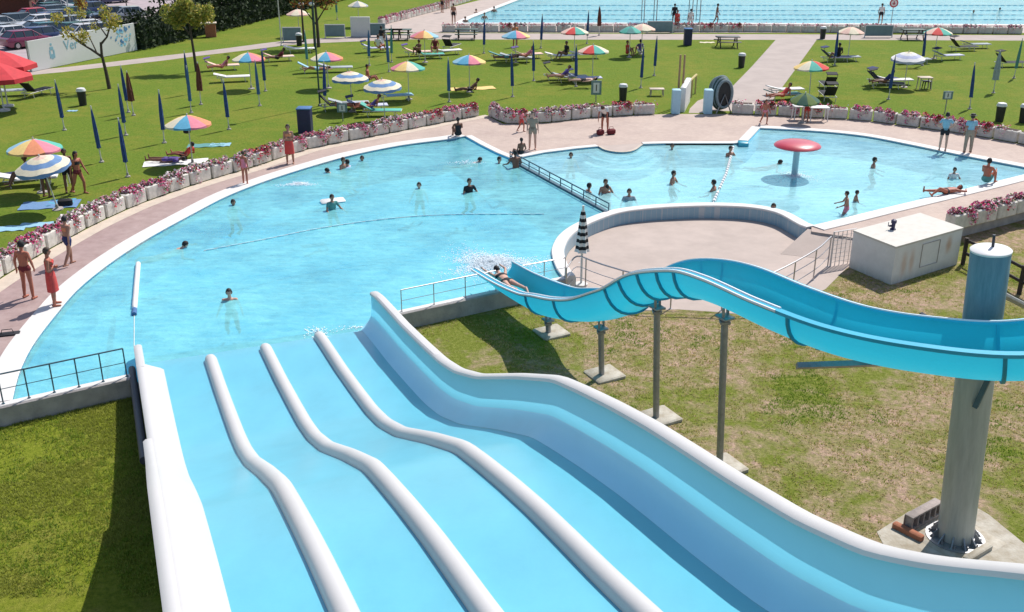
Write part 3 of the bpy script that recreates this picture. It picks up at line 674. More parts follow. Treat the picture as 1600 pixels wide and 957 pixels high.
# brackets from the column to the flume
i5 = min(range(NF), key=lambda k: (Vector((fs[k].x - pb.x, fs[k].y - pb.y))).length)
q = fs[i5] - pb; qz = q.z - 0.12
mb = MB(); dirq = Vector((q.x, q.y, 0)).normalized()
mb.box((dirq.x * 0.42 - 0.1, dirq.y * 0.42, qz - 0.12), (0.5, 0.10, 0.10), math.atan2(dirq.y, dirq.x)); mb.box((dirq.x * 0.62, dirq.y * 0.62, qz - 0.02), (0.10, 0.14, 0.24), math.atan2(dirq.y, dirq.x))
mb.tube([(dirq.x * 0.58, dirq.y * 0.58, qz - 0.2), (dirq.x * 0.36 - 0.14, dirq.y * 0.36, qz - 1.0)], 0.06, 4); mb.build('bracket', 'rail_dark', col)
arm = at(1245, 572, 3.2); a1 = arm - pb
mb = MB(); a0_ = Vector((a1.x, a1.y, 0)).normalized() * 0.3; mb.tube([a0_ + Vector((0, 0, a1.z)), a1], 0.07, 4); k5 = min(range(NF), key=lambda k: (fs[k] - at(1285, 548, 3.2)).length); qq = fs[k5] - pb
mb.tube([(qq.x, qq.y, a1.z), (qq.x, qq.y, qq.z - 0.03)], 0.06, 8); mb.build('arm', 'galvanised', col)
a2 = at(1640, 498, 3.6) - pb; mb = MB(); mb.tube([Vector((0.06, 0.08, a2.z + 0.75)), a2], 0.055, 8); mb.build('arm', 'galvanised', col)
a3 = at(1440, 492, 3.2) - pb; mb = MB(); mb.tube([Vector((-0.45, 0.12, a3.z + 0.3)), a3], 0.05, 8); mb.build('arm', 'dark_steel', col)
# concrete apron below the column, blocks
ap = [(1370, 832), (1420, 800), (1498, 778), (1545, 805), (1600, 850), (1700, 900), (1500, 930), (1400, 890)]
o = sheet('column_apron', WL(ap), LZ + 0.009, 'footing')
for px, py, l, rz, lb in ((1438, 815, 0.95, 0.62, 'hollow clay block with square holes lying beside the big column'), (1527, 868, 0.75, 0.62, 'broken kerb piece lying right of the foot of the big column')):
    p = at(px, py, LZ); 
    if l > 0.9:
        t = thing('hollow_block', lb, 'block', (p.x, p.y, LZ), rz); mb = MB(); mb.bbox((0, 0.04, 0.15), (l, 0.05, 0.30), 0.008); mb.bbox((0, -0.03, 0.30), (l, 0.18, 0.045), 0.006); mb.bbox((0, -0.03, 0.035), (l, 0.18, 0.06), 0.006)
        for k in range(6): mb.bbox((-l / 2 + 0.02 + k * (l - 0.04) / 5, -0.03, 0.165), (0.04, 0.176, 0.25), 0.004)
        mb.build('clay_body', 'brick_block', t); mb = MB(); mb.box((0, 0.0, 0.165), (l - 0.06, 0.02, 0.24)); mb.build('dark_recess', 'void_dark', t)
    else:
        mb = MB(); mb.bbox((0, 0, 0.05), (l, 0.14, 0.12), 0.02); o = mb.build('kerb_piece', 'footing'); o.location = (p.x, p.y, LZ); o.rotation_euler = (0, 0, rz); tag(o, lb, 'kerb stone')
p = at(1418, 835, LZ); mb = MB(); mb.bbox((0, 0, 0.06), (0.6, 0.13, 0.13), 0.02); o = mb.build('kerb_piece', 'terracotta'); o.location = (p.x, p.y, LZ); o.rotation_euler = (0, 0, -0.9); tag(o, 'reddish kerb piece lying left of the foot of the big column', 'kerb stone')

# ------------------------------------------------------------------ railings
def railing(name, pts, h, n, label, m='rail_steel', wires=1, r=0.02):
    t = thing(name, label, 'railing', pts[0]); o0 = Vector(pts[0]); P = [Vector(p) - o0 for p in pts]
    up = Vector((0, 0, h)); mb = MB(); mb.tube([p + up for p in P], r * 1.15, 8); mb.build('handrail', m, t)
    for k in range(wires):
        z = h * (k + 1) / (wires + 1); mb = MB(); mb.tube([p + Vector((0, 0, z)) for p in P], r * 0.55, 6); mb.build('lower_rail', m, t)
    L = [0]
    for a, b_ in zip(P[:-1], P[1:]): L.append(L[-1] + (b_ - a).length)
    for k in range(n):
        s_ = L[-1] * k / (n - 1); j = max(i for i in range(len(L)) if L[i] <= s_ + 1e-6); j = min(j, len(P) - 2); u = (s_ - L[j]) / max(1e-6, L[j + 1] - L[j]); p = P[j].lerp(P[j + 1], u)
        mb = MB(); mb.tube([p, p + up], r, 8); mb.lathe([(r * 2.2, 0.0), (r * 2.2, 0.012)], 10, p); mb.build('post', m, t)
    return t
fo = [Vector((p.x, p.y, 0.045)) for p in offset(front_r, 0.14)]
railing('pool_railing', [fo[2].lerp(fo[1], 0.04), fo[1], ], 0.62, 4, 'thin steel railing on the pool wall between wide slide and turquoise slide', wires=1, r=0.014)
railing('pool_railing', [fo[0], fo[0].lerp(fo[1], 0.62)], 0.62, 3, 'short steel railing on the pool wall behind the mouth of the turquoise slide', wires=1, r=0.014)
fo = [Vector((p.x, p.y, 0.045)) for p in offset(fl2, 0.14)]
railing('pool_railing', [fo[0] + (fo[1] - fo[0]) * 0.03, fo[1], fo[2]], 0.72, 9, 'dark steel railing on the pool wall left of the wide slide', 'rail_dark', 1, 0.017)
tr = WL([(884, 470), (900, 450), (925, 458), (950, 467), (1000, 480), (1090, 484), (1170, 486), (1206, 476), (1268, 440), (1293, 417)])
railing('terrace_railing', [Vector((p.x, p.y, LZ)) for p in catmull(tr, 4)], 1.0, 9, 'curved pale steel railing around the near side of the round terrace', 'rail_steel', 2, 0.022)
# white lattice gate beside the box
ga, gb = at(1297, 417, LZ), at(1331, 411, LZ)
gt = thing('lattice_gate', 'white lattice gate between curved railing and white box', 'gate', ga); gv = gb - ga; gv.z = 0
mb = MB(); H_ = 1.15
mb.tube([(0, 0, 0), (0, 0, H_), gv + Vector((0, 0, H_)), gv], 0.03, 6); mb.build('frame', 'rail_white', gt)
mb = MB()
for k in range(1, 8): mb.tube([Vector((0, 0, H_ * k / 8)), gv + Vector((0, 0, H_ * k / 8))], 0.011, 5)
for k in range(1, 5): mb.tube([gv * (k / 5), gv * (k / 5) + Vector((0, 0, H_))], 0.014, 5)
mb.build('lattice', 'rail_white', gt)

# ------------------------------------------------------------------ white machinery box
bx = [at(1395, 439, LZ), at(1331, 411, LZ), at(1503, 412, LZ)]
zt = 0.78
c0 = at(1400, 386, zt); c1 = at(1333, 360, zt); c2 = at(1506, 356, zt)
e1 = c1 - c0; e2 = c2 - c0; e1.z = e2.z = 0
m, nt, b, tc = newmat('box_wall')
vd = nt.nodes.new('ShaderNodeVectorMath'); vd.operation = 'DOT_PRODUCT'; nt.links.new(tc, vd.inputs[0]); vd.inputs[1].default_value = tuple(e2 / e2.length_squared); uu = vd.outputs['Value']
sz = nt.nodes.new('ShaderNodeSeparateXYZ'); nt.links.new(tc, sz.inputs[0])
mpb = nt.nodes.new('ShaderNodeMapping'); mpb.inputs['Scale'].default_value = (5, 5, 1.1); nt.links.new(tc, mpb.inputs['Vector']); nz = noise(nt, mpb.outputs[0], 1.6, 6, 0.7)
def zone(c_, w_, zc_, zw_):
    a_ = math_n(nt, 'SUBTRACT', 1.0, math_n(nt, 'MULTIPLY', math_n(nt, 'ABSOLUTE', math_n(nt, 'SUBTRACT', uu, c_)), 1 / w_), True)
    b_ = math_n(nt, 'SUBTRACT', 1.0, math_n(nt, 'MULTIPLY', math_n(nt, 'ABSOLUTE', math_n(nt, 'SUBTRACT', sz.outputs[2], zc_)), 1 / zw_), True)
    return math_n(nt, 'MULTIPLY', math_n(nt, 'MULTIPLY', a_, b_), math_n(nt, 'MULTIPLY', nz, 3.0), True)
zn = math_n(nt, 'MAXIMUM', zone(0.81, 0.06, 0.78, 0.35), math_n(nt, 'MULTIPLY', math_n(nt, 'MAXIMUM', zone(0.16, 0.06, 0.55, 0.5), zone(0.27, 0.05, 0.6, 0.5)), 0.7))
dirt = math_n(nt, 'SUBTRACT', 1.0, math_n(nt, 'MULTIPLY', sz.outputs[2], 3.0), True)
cb_ = ramp(nt, noise(nt, tc, 2.5, 6, 0.7), [(0.3, (0.64, 0.63, 0.60)), (0.7, (0.74, 0.73, 0.70))])
cb_ = mixc(nt, math_n(nt, 'MULTIPLY', dirt, nz), cb_, (0.36, 0.33, 0.26)); nt.links.new(mixc(nt, math_n(nt, 'MULTIPLY', zn, 0.6), cb_, (0.50, 0.24, 0.09)), b.inputs['Base Color']); b.inputs['Roughness'].default_value = 0.85
box = thing('pump_housing', 'white rust stained concrete box with flat cream top beside the paddling pool', 'pump housing', (c0.x, c0.y, LZ))
mb = MB(); q4 = [Vector((0, 0, 0)), e2, e1 + e2, e1]; cq = (e1 + e2) / 2
mb.add([p + (cq - p) * 0.012 + Vector((0, 0, 0)) for p in q4] + [p + (cq - p) * 0.012 + Vector((0, 0, zt - LZ - 0.06)) for p in q4], [(0, 1, 5, 4), (1, 2, 6, 5), (2, 3, 7, 6), (3, 0, 4, 7)]); mb.build('walls', 'box_wall', box, False)
mb = MB(); zz0, zz1 = zt - LZ - 0.06, zt - LZ
mb.add([p + Vector((0, 0, zz0)) for p in q4] + [p + Vector((0, 0, zz1)) for p in q4], [(3, 2, 1, 0), (4, 5, 6, 7), (0, 1, 5, 4), (1, 2, 6, 5), (2, 3, 7, 6), (3, 0, 4, 7)]); mb.build('lid', 'box_top', box, False)
nrm = Vector((e2.y, -e2.x, 0)).normalized()
def wallpatch(u0, u1, z0, z1, m_, nm, wob):
    n = 14; cu, cz = (u0 + u1) / 2, (z0 + z1) / 2; pts = []
    rr = random.Random(int(u0 * 100))
    for k in range(n):
        a = 2 * math.pi * k / n; g = 1 + wob * (rr.random() - 0.5)
        pts.append(e2 * (cu + (u1 - u0) / 2 * math.cos(a) * g) + Vector((0, 0, cz + (z1 - z0) / 2 * math.sin(a) * g)) + nrm * 0.004)
    mb = MB(); mb.add(pts, [tuple(range(n))]); mb.build(nm, m_, box, False)
mb = MB()
for (u, z0, u2, z2) in ((0.40, 0.3, 0.40, 1.05), (0.66, 0.3, 0.66, 1.05), (0.40, 1.05, 0.66, 1.05), (0.40, 0.3, 0.66, 0.3)):
    mb.tube([e2 * u + Vector((0, 0, z0)) + nrm * 0.0, e2 * u2 + Vector((0, 0, z2)) + nrm * 0.0], 0.012, 4)
mb.build('hatch_frame', 'wall_concrete', box)
# navy valve on the box
p = at(1395, 359, zt); v = thing('valve', 'small navy blue valve standing on top of the white box', 'valve', p)
mb = MB(); mb.lathe([(0.09, 0), (0.09, 0.03), (0.055, 0.05), (0.06, 0.2), (0.085, 0.22), (0.085, 0.3), (0.03, 0.34)], 12); mb.build('body', 'navy_plastic', v)
mb = MB(); mb.tube([(-0.13, 0, 0.12), (0.0, 0, 0.12)], 0.035, 8); mb.tube([(-0.16, 0, 0.1), (-0.16, 0, 0.24)], 0.012, 6); mb.build('spout', 'navy_plastic', v)
# dark post and rail fence behind the column
fp = WL([(1504, 414), (1556, 440), (1592, 460), (1680, 505)])
ft = thing('wooden_fence', 'dark wooden post and rail fence behind the big column', 'fence', fp[0])
for z in (0.82, 0.40):
    mb = MB(); mb.tube([p - fp[0] + Vector((0, 0, z)) for p in fp], 0.05, 6); mb.build('rail', 'wood_dark', ft)
for p in (fp[0], fp[2], fp[3]): mb = MB(); mb.tube([p - fp[0], p - fp[0] + Vector((0, 0, 0.9))], 0.07, 8); mb.build('post', 'wood_dark', ft)

# ------------------------------------------------------------------ water mushroom
mp_ = at(1241, 275, WZ)
mu = thing('water_mushroom', 'red mushroom shaped water fountain in the paddling pool', 'fountain', (mp_.x, mp_.y, -0.95))
mb = MB(); mb.lathe([(0.26, 1.01), (0.26, 1.04), (0.125, 1.07), (0.125, 3.0), (0.17, 3.1)], 24); mb.build('stem', 'mushroom_stem' if 'mushroom_stem' in MATS else mat('mushroom_stem', (0.34, 0.52, 0.58), 0.5, 0.1), mu)
mzt = 1.14
mu.location.z = mzt - 3.1
mb = MB(); mb.lathe([(0.18, 3.05), (0.8, 3.06), (0.91, 3.10), (0.92, 3.14), (0.86, 3.20), (0.68, 3.27), (0.36, 3.32), (0.02, 3.335)], 40); mb.build('cap', 'red_plastic', mu)

# ------------------------------------------------------------------ planters with flowers
def flower_mesh(kind, seed):
    r_ = random.Random(seed); mb = MB()
    mix = {'magenta': (4, 4, 3, 1), 'pink': (1, 4, 5, 0.7), 'white': (0.4, 1.5, 5, 1), 'red': (1, 1, 1, 5), 'bare': (0.5, 0.7, 1.2, 0.3)}[kind]
    n = 620 if kind != 'bare' else 110
    blobs = [(r_.uniform(-0.5, 0.5), r_.uniform(-0.26, 0.12), r_.uniform(0.10, 0.22)) for _ in range(9)]
    for k in range(n):
        bxx = r_.choice(blobs); a = r_.uniform(0, 6.28); rad = bxx[2] * math.sqrt(r_.random())
        x = bxx[0] + rad * math.cos(a); y = bxx[1] + rad * math.sin(a); z = 0.50 + 0.20 * (1 - (rad / bxx[2]) ** 2) * bxx[2] / 0.2 + r_.uniform(-0.03, 0.04)
        if y < -0.2: z -= (abs(y) - 0.2) * 2.2; y = max(y, -0.30)
        s_ = r_.uniform(0.022, 0.052); leaf = r_.random() < 0.24
        mi = 4 if leaf else r_.choices((0, 1, 2, 3), mix)[0]
        u = Vector((r_.gauss(0, 1), r_.gauss(0, 1), r_.gauss(0, 0.5))).normalized(); v_ = u.cross(Vector((r_.gauss(0, 1), r_.gauss(0, 1), r_.gauss(0, 1)))).normalized()
        c = Vector((x, y, z)); mb.add([c + u * s_, c + v_ * s_, c - u * s_, c - v_ * s_], [(0, 1, 2, 3)], mi)
    return mb.mesh('flowers', ['petal_magenta', 'petal_pink', 'petal_white', 'petal_red', 'leaf_green'], False)
PK = {}
def planter(kind, seed):
    t = thing('flower_planter', 'x', 'planter')
    mb = MB(); mb.bbox((0, 0, 0.26), (1.06, 0.46, 0.52), 0.04); mb.build('trough', 'planter_stone', t)
    mb = MB(); mb.box((0, 0, 0.522), (0.92, 0.34, 0.02)); mb.build('soil', 'soil', t)
    link('flowers', flower_mesh(kind, seed), t); return t
for i, k in enumerate(('magenta', 'magenta', 'pink', 'pink', 'white', 'white', 'red', 'bare', 'bare')): PK.setdefault(k, []).append(planter(k, i))
LOOK = {'magenta': 'with magenta flowers', 'pink': 'with pink flowers', 'white': 'with white flowers', 'red': 'with red flowers', 'bare': 'with sparse flowers'}
def ordinal(n): return '%d%s' % (n, 'th' if 10 <= n % 100 <= 20 else {1: 'st', 2: 'nd', 3: 'rd'}.get(n % 10, 'th'))
def planter_row(line, kinds, where, group, off=0.25, z=0.0, step=1.14, seed=1):
    r_ = random.Random(seed); pts = resample(line, step); n = len(pts) - 1
    for i in range(n):
        a, b_ = pts[i], pts[i + 1]; mid = (a + b_) / 2; t = (b_ - a).normalized(); nn = Vector((-t.y, t.x, 0))
        k = r_.choices(list(kinds), list(kinds.values()))[0]
        inst(r_.choice(PK[k]), 'stone planter %s, %s %s' % (LOOK[k], ordinal(i + 1), where), 'planter', (mid.x + nn.x * off, mid.y + nn.y * off, z), math.atan2(t.y, t.x) + r_.uniform(-0.02, 0.02), group)
planter_row(pl_left, dict(magenta=4, pink=5, white=5, red=1), 'from the left behind the big pool', 'planters in the curved row behind the big pool', seed=3)
planter_row(pl_mid, dict(bare=5, pink=1, red=1, white=2), 'from the left just before the blue gateway', 'planters in the short row before the gateway', seed=5)
planter_row(pl_right, dict(red=4, magenta=3, bare=2, pink=1), 'right of the blue gateway', 'planters in the row behind the paddling pool', seed=6)
planter_row(W([(1478, 357), (1540, 342), (1600, 326), (1700, 306)]), dict(magenta=6, pink=2), 'right of the white box', 'planters right of the white box', off=-0.1, seed=8)
planter_row(W([(598, 40), (700, 13), (752, -3)]), dict(pink=4, magenta=3, white=2), 'from the front, left of the far pool', 'planters in the far row left of the swimming pool', seed=9)
planter_row(W([(690, 50.5), (1190, 50.5), (1600, 54)]), dict(bare=6, pink=1, red=1), 'from the left before the far pool', 'planters in the far row before the swimming pool', seed=10)

# ------------------------------------------------------------------ gateway, net roll
def pillar(px, py, lb):
    p = at(px, py); mb = MB(); mb.bbox((0, 0, 0.62), (0.42, 0.42, 1.24), 0.03); o = mb.build('gate_pillar', 'gate_blue'); o.location = p; tag(o, lb, 'pillar'); return o
pillar(1055, 178, 'pale blue pillar on the left of the gateway'); pillar(1105, 178, 'pale blue pillar on the right of the gateway beside the net roll')
pa, pb2 = at(1063, 177), at(1072, 160); mb = MB(); d_ = pb2 - pa; mb.bbox(((pa + pb2) / 2) + Vector((0.1, 0.2, 0.62)), (0.28, d_.length, 1.3), 0.03, math.atan2(d_.y, d_.x) - math.pi / 2); o = mb.build('gateway_wall', 'white_plastic'); tag(o, 'white wall running back from the left gateway pillar', 'wall')
ha, hb = at(1074, 158), at(1086, 147); t = thing('wooden_handrail', 'yellowish wooden handrail beside the gateway path', 'railing', ha); d_ = hb - ha
mb = MB(); mb.tube([Vector((0, 0, 1.0)), d_ + Vector((0, 0, 1.05))], 0.07, 8); mb.build('handrail', mat('wood_yellow', (0.52, 0.42, 0.17), 0.8, 0.2), t)
for k in (0, 0.5, 1): mb = MB(); mb.tube([d_ * k, d_ * k + Vector((0, 0, 1.0))], 0.05, 6); mb.build('post', mat('wood_yellow', (0.5, 0.4, 0.2)), t)
for px, lb in ((1058.5, 'left thin tan pole standing behind the gateway wall'), (1065, 'right thin tan pole standing behind the gateway wall')):
    p = at(px, 168); mb = MB(); mb.tube([(0, 0, 0), (0, 0, 2.7)], [0.06, 0.05], 8); mb.lathe([(0.12, 0), (0.12, 0.04), (0.06, 0.05)], 8); o = mb.build('wooden_pole', mat('wood_tan', (0.42, 0.26, 0.15), 0.8, 0.2)); o.location = p; tag(o, lb, 'pole')
p = at(1124, 174); nr = thing('lane_rope_reel', 'tall grey reel wound with dark lane ropes beside the gateway', 'reel', p, 0.25)
mb = MB()
for k in range(9):
    rr = 0.82 - abs(k - 4) * 0.035; y = (k - 4) * 0.11
    ring = [(rr * math.cos(a) * 0.62, y, 0.95 + rr * math.sin(a)) for a in np.linspace(0, 2 * math.pi, 30)]; mb.tube(ring, 0.075, 7, k % 2)
mb.build('rope_coils', ['net_grey', 'dark_green'], nr)
mb = MB(); mb.lathe([(0.52, -0.42), (0.52, 0.42)], 20); 
for i_, v_ in enumerate(mb.v): mb.v[i_] = (v_[0] * 0.75, v_[2], 0.95 + v_[1] * 1.1)
mb.build('drum', 'black_plastic', nr)
for sx_ in (-1, 1):
    mb = MB(); mb.tube([(-0.4, 0.5 * sx_, 0), (0, 0.5 * sx_, 0.95), (0.4, 0.5 * sx_, 0)], 0.035, 6); mb.build('stand', 'galvanised', nr)
# blue starting block at the corner of the children's pool
p = at(1161, 226, 0); mb = MB(); mb.bbox((0, 0, -0.02), (0.42, 0.46, 0.30), 0.03); o = mb.build('step_block', mat('teal_tile', (0.03, 0.30, 0.40), 0.4)); o.location = (p.x, p.y, 0.0); tag(o, 'teal tiled block at the back corner of the paddling pool', 'block')
# floating lines
def rope(name, pts, nf, label, fr=0.045, m='white_plastic', z=WZ + 0.02):
    t = thing(name, label, 'rope', pts[0]); P = [Vector((p.x, p.y, z)) - Vector(pts[0]) for p in pts]
    mb = MB(); mb.tube(P, 0.012, 5); mb.build('line', 'white_plastic', t)
    LT = sum((b_ - a).length for a, b_ in zip(P[:-1], P[1:])); st_ = LT / nf; fm = FLOATS.get((round(st_, 2), fr, str(m)))
    if fm is None:
        mb = MB(); mb.tube([(st_ * 0.15, 0, 0), (st_ * 0.24, 0, 0), (st_ * 0.76, 0, 0), (st_ * 0.85, 0, 0)], [fr * 0.4, fr, fr, fr * 0.4], 6); fm = FLOATS[(round(st_, 2), fr, str(m))] = mb.mesh('float', [m])
    for a, b_ in zip(*(lambda q: (q[:-1], q[1:]))(resample(P, st_))):
        if random.random() < 0.88: link('float', fm, t, a, math.atan2(b_.y - a.y, b_.x - a.x))
    return t
FLOATS = {}
rope('lane_rope', catmull(W([(318, 390), (420, 371), (500, 355), (600, 341), (700, 334), (850, 333)]), 4), 30, 'long thin float line lying across the middle of the big pool', 0.022, mat('float_pale', (0.42, 0.70, 0.76), 0.6))
rope('lane_rope', W([(1146, 228), (1135, 270), (1113, 318)]), 26, 'white float line crossing the paddling pool', 0.06)
a = at(216, 410); b_ = at(210, 482); t = thing('float_tube', 'long white floating tube at the left side of the big pool', 'float', (a.x, a.y, WZ))
mb = MB(); d_ = b_ - a; d_.z = 0; mb.tube([Vector((0, 0, 0.04)), d_ * 0.03 + Vector((0, 0, 0.05)), d_ * 0.97 + Vector((0, 0, 0.05)), d_ + Vector((0, 0, 0.04))], [0.03, 0.075, 0.075, 0.03], 12); mb.build('tube', 'white_plastic', t)
mb = MB(); mb.tube([d_ + Vector((0, 0, 0.03)), d_ * 1.1 + Vector((0, 0, 0.03))], 0.07, 10); mb.build('end_float', 'blue_cloth', t); mb = MB(); c_ = at(209, 538) - a; c_.z = 0.0; mb.tube([d_ * 1.1, c_], 0.012, 5); mb.build('line', 'pole_white', t)
mat('float_far', (0.50, 0.66, 0.72), 0.6)
# far pool lane lines
for k, y in enumerate((8, 16, 23, 30)):
    rope('lane_rope', [at(700 + (36.5 - y) * 2.6 + 34, y), at(1640, y)], 85, '%s lane line from the front in the far swimming pool' % ordinal(4 - k), 0.04, 'float_far', -0.03)
# ------------------------------------------------------------------ people
def remesh(mb, voxel, smooth=4):
    me = mb.mesh('tmp', ['eye_dark'], False); ob = bpy.data.objects.new('tmp', me); COL.objects.link(ob)
    md = ob.modifiers.new('r', 'REMESH'); md.mode = 'VOXEL'; md.voxel_size = voxel
    sm = ob.modifiers.new('s', 'SMOOTH'); sm.factor = 0.5; sm.iterations = smooth
    dg = bpy.context.evaluated_depsgraph_get(); dg.update()
    res = bpy.data.meshes.new_from_object(ob.evaluated_get(dg)); bpy.data.objects.remove(ob); bpy.data.meshes.remove(me)
    res.materials.clear(); res.polygons.foreach_set('use_smooth', [True] * len(res.polygons)); return res
def cap(mb, p0, p1, r0, r1, sx=1.0, side=(1, 0, 0), n=10):
    """tapered capsule, widened by sx along the side axis"""
    p0, p1 = Vector(p0), Vector(p1); t = (p1 - p0); L = t.length; t.normalize(); sd_ = Vector(side); sd_ = (sd_ - t * sd_.dot(t))
    if sd_.length < 1e-3: sd_ = Vector((0, 1, 0)) - t * t.y
    sd_.normalize(); w_ = t.cross(sd_); rings = []
    for f, s_ in ((-0.99, 0.12), (-0.75, 0.66), (-0.35, 0.93)): rings.append((p0 + t * (f * r0), r0 * s_))
    rings += [(p0, r0), (p0.lerp(p1, 0.5), (r0 + r1) / 2), (p1, r1)]
    for f, s_ in ((0.35, 0.93), (0.75, 0.66), (0.99, 0.12)): rings.append((p1 + t * (f * r1), r1 * s_))
    mb.loft([[c + sd_ * (math.cos(2 * math.pi * k / n) * r * sx) + w_ * (math.sin(2 * math.pi * k / n) * r) for k in range(n)] for c, r in rings], close=True)
def V(*a): return Vector(a)
def make_pose(name, torso=(0, 0, 1), head=(0, 0, 1), ua=((0.18, 0, -1), (-0.18, 0, -1)), fa=((0.08, -0.15, -1), (-0.08, -0.15, -1)), th=((0.06, 0, -1), (-0.06, 0, -1)), sh=((0.02, 0.03, -1), (-0.02, 0.03, -1)), face=(0, -1, 0), side=(1, 0, 0), voxel=0.018, fem=False, foot=None):
    mb = MB(); bones = []; S = V(*side).normalized(); T = V(*torso).normalized(); Hd = V(*head).normalized(); F = V(*face); F = (F - Hd * F.dot(Hd)).normalized(); Fb = T.cross(S) * -1
    if Fb.dot(V(*face)) < 0: Fb = -Fb
    P = V(0, 0, 0); sw = 0.155 if fem else 0.175; hw = 0.095
    def c_(nm, a, b_, r0, r1, sx=1.0): cap(mb, a, b_, r0, r1, sx, S); bones.append((nm, a, b_, max(r0, r1) * 0.9))
    c_('pelvis', P - T * 0.02, P + T * 0.10, 0.105, 0.10, 1.55 if fem else 1.45)
    c_('belly', P + T * 0.10, P + T * 0.26, 0.10, 0.098, 1.25 if fem else 1.38)
    c_('chest', P + T * 0.26, P + T * 0.42, 0.10, 0.098, 1.4 if fem else 1.6)
    if fem:
        for g in (1, -1): mb.ell(P + T * 0.36 + S * g * 0.075 + Fb * 0.085, (0.065, 0.055, 0.065))
    c_('chest', P + T * 0.45 - S * (sw - 0.02), P + T * 0.45 + S * (sw - 0.02), 0.055, 0.055)
    nk = P + T * 0.47; c_('neck', nk, nk + Hd * 0.12, 0.056, 0.05)
    hc = nk + Hd * 0.205 + F * 0.015
    M = Matrix((S.cross(Hd) * 0 + Hd.cross(F) * -1, -F, Hd)).transposed()
    mb.ell(hc + Hd * 0.02, (0.076, 0.095, 0.10), 14, 10, M); mb.ell(hc - Hd * 0.045 + F * 0.018, (0.056, 0.068, 0.066), 12, 8, M); bones.append(('head', hc - Hd * 0.05, hc + Hd * 0.05, 0.09))
    X = Hd.cross(F).normalized()
    mb.ell(hc - Hd * 0.012 + F * 0.098, (0.012, 0.02, 0.026), 8, 6, M)
    for g in (1, -1): mb.ell(hc - Hd * 0.005 + X * g * 0.078 - F * 0.005, (0.012, 0.022, 0.032), 8, 6, M)
    for i, g in enumerate((1, -1)):
        hp = P + S * g * hw - T * 0.0; td = V(*th[i]).normalized(); kd = V(*sh[i]).normalized(); kn = hp + td * 0.43; an = kn + kd * 0.40
        c_('thigh', hp, kn, 0.088, 0.056); c_('shin', kn, kn + kd * 0.16, 0.054, 0.056); c_('shin', kn + kd * 0.16, an, 0.055, 0.036)
        ff = V(*(foot[i] if foot else F)); ff = (ff - kd * ff.dot(kd) * 0.85)
        ff = V(ff.x, ff.y, ff.z if foot else 0) if ff.length > 0.05 else V(0, -1, 0); ff.normalize()
        c_('foot', an + kd * 0.03 - ff * 0.04, an + kd * 0.045 + ff * 0.15, 0.036, 0.026, 1.2)
        so_ = P + T * 0.455 + S * g * sw; ud = V(*ua[i]).normalized(); fd_ = V(*fa[i]).normalized(); el = so_ + ud * 0.28; wr = el + fd_ * 0.25
        c_('upperarm', so_, el, 0.050, 0.039); c_('forearm', el, wr, 0.040, 0.027)
        hx = fd_.cross(S * g); hx = hx.normalized() if hx.length > 0.2 else Fb
        pal = wr + fd_ * 0.055; c_('hand', wr + fd_ * 0.02, wr + fd_ * 0.08, 0.022, 0.022, 1.0); mb.ell(pal, (0.022, 0.036, 0.05), 8, 6, Matrix((fd_.cross(hx), hx, fd_)).transposed())
        curl = (fd_.cross(hx)).normalized() * (-g)
        for q in range(4):
            b0 = wr + fd_ * 0.095 + hx * (0.027 - q * 0.018); L_ = (0.036, 0.042, 0.039, 0.03)[q]
            m1 = b0 + fd_ * L_ + curl * 0.006; cap(mb, b0 - fd_ * 0.01, m1, 0.0095, 0.009, n=6); cap(mb, m1, m1 + fd_ * L_ * 0.7 + curl * 0.018, 0.009, 0.008, n=6)
        t0 = wr + fd_ * 0.035 + hx * 0.03; cap(mb, t0, t0 + fd_ * 0.04 + hx * 0.03, 0.011, 0.0095, n=6); cap(mb, t0 + fd_ * 0.04 + hx * 0.03, t0 + fd_ * 0.07 + hx * 0.036, 0.0095, 0.008, n=6)
    body = remesh(mb, voxel)
    nv_ = len(body.vertices); co = np.empty(nv_ * 3); body.vertices.foreach_get('co', co); co = co.reshape(-1, 3)
    no = np.empty(nv_ * 3); body.vertex_normals.foreach_get('vector', no) if hasattr(body, 'vertex_normals') else body.vertices.foreach_get('normal', no); no = no.reshape(-1, 3)
    best = np.full(nv_, 1e9); lab = np.zeros(nv_, int); par = np.zeros(nv_)
    for bi, (nm, a, b_, r_) in enumerate(bones):
        a_ = np.array(a); d_ = np.array(b_) - a_; u = np.clip(((co - a_) @ d_) / (d_ @ d_), 0, 1); ds = np.linalg.norm(co - (a_ + u[:, None] * d_), axis=1) - r_
        k = ds < best; best[k] = ds[k]; lab[k] = bi; par[k] = u[k]
    nm = np.array([b_[0] for b_ in bones])[lab]
    faces = [tuple(p.vertices) for p in body.polygons]
    hcA = np.array(hc); HdA = np.array(Hd); FA = np.array(F)
    rel = co - hcA; hu = rel @ HdA; hf = rel @ FA
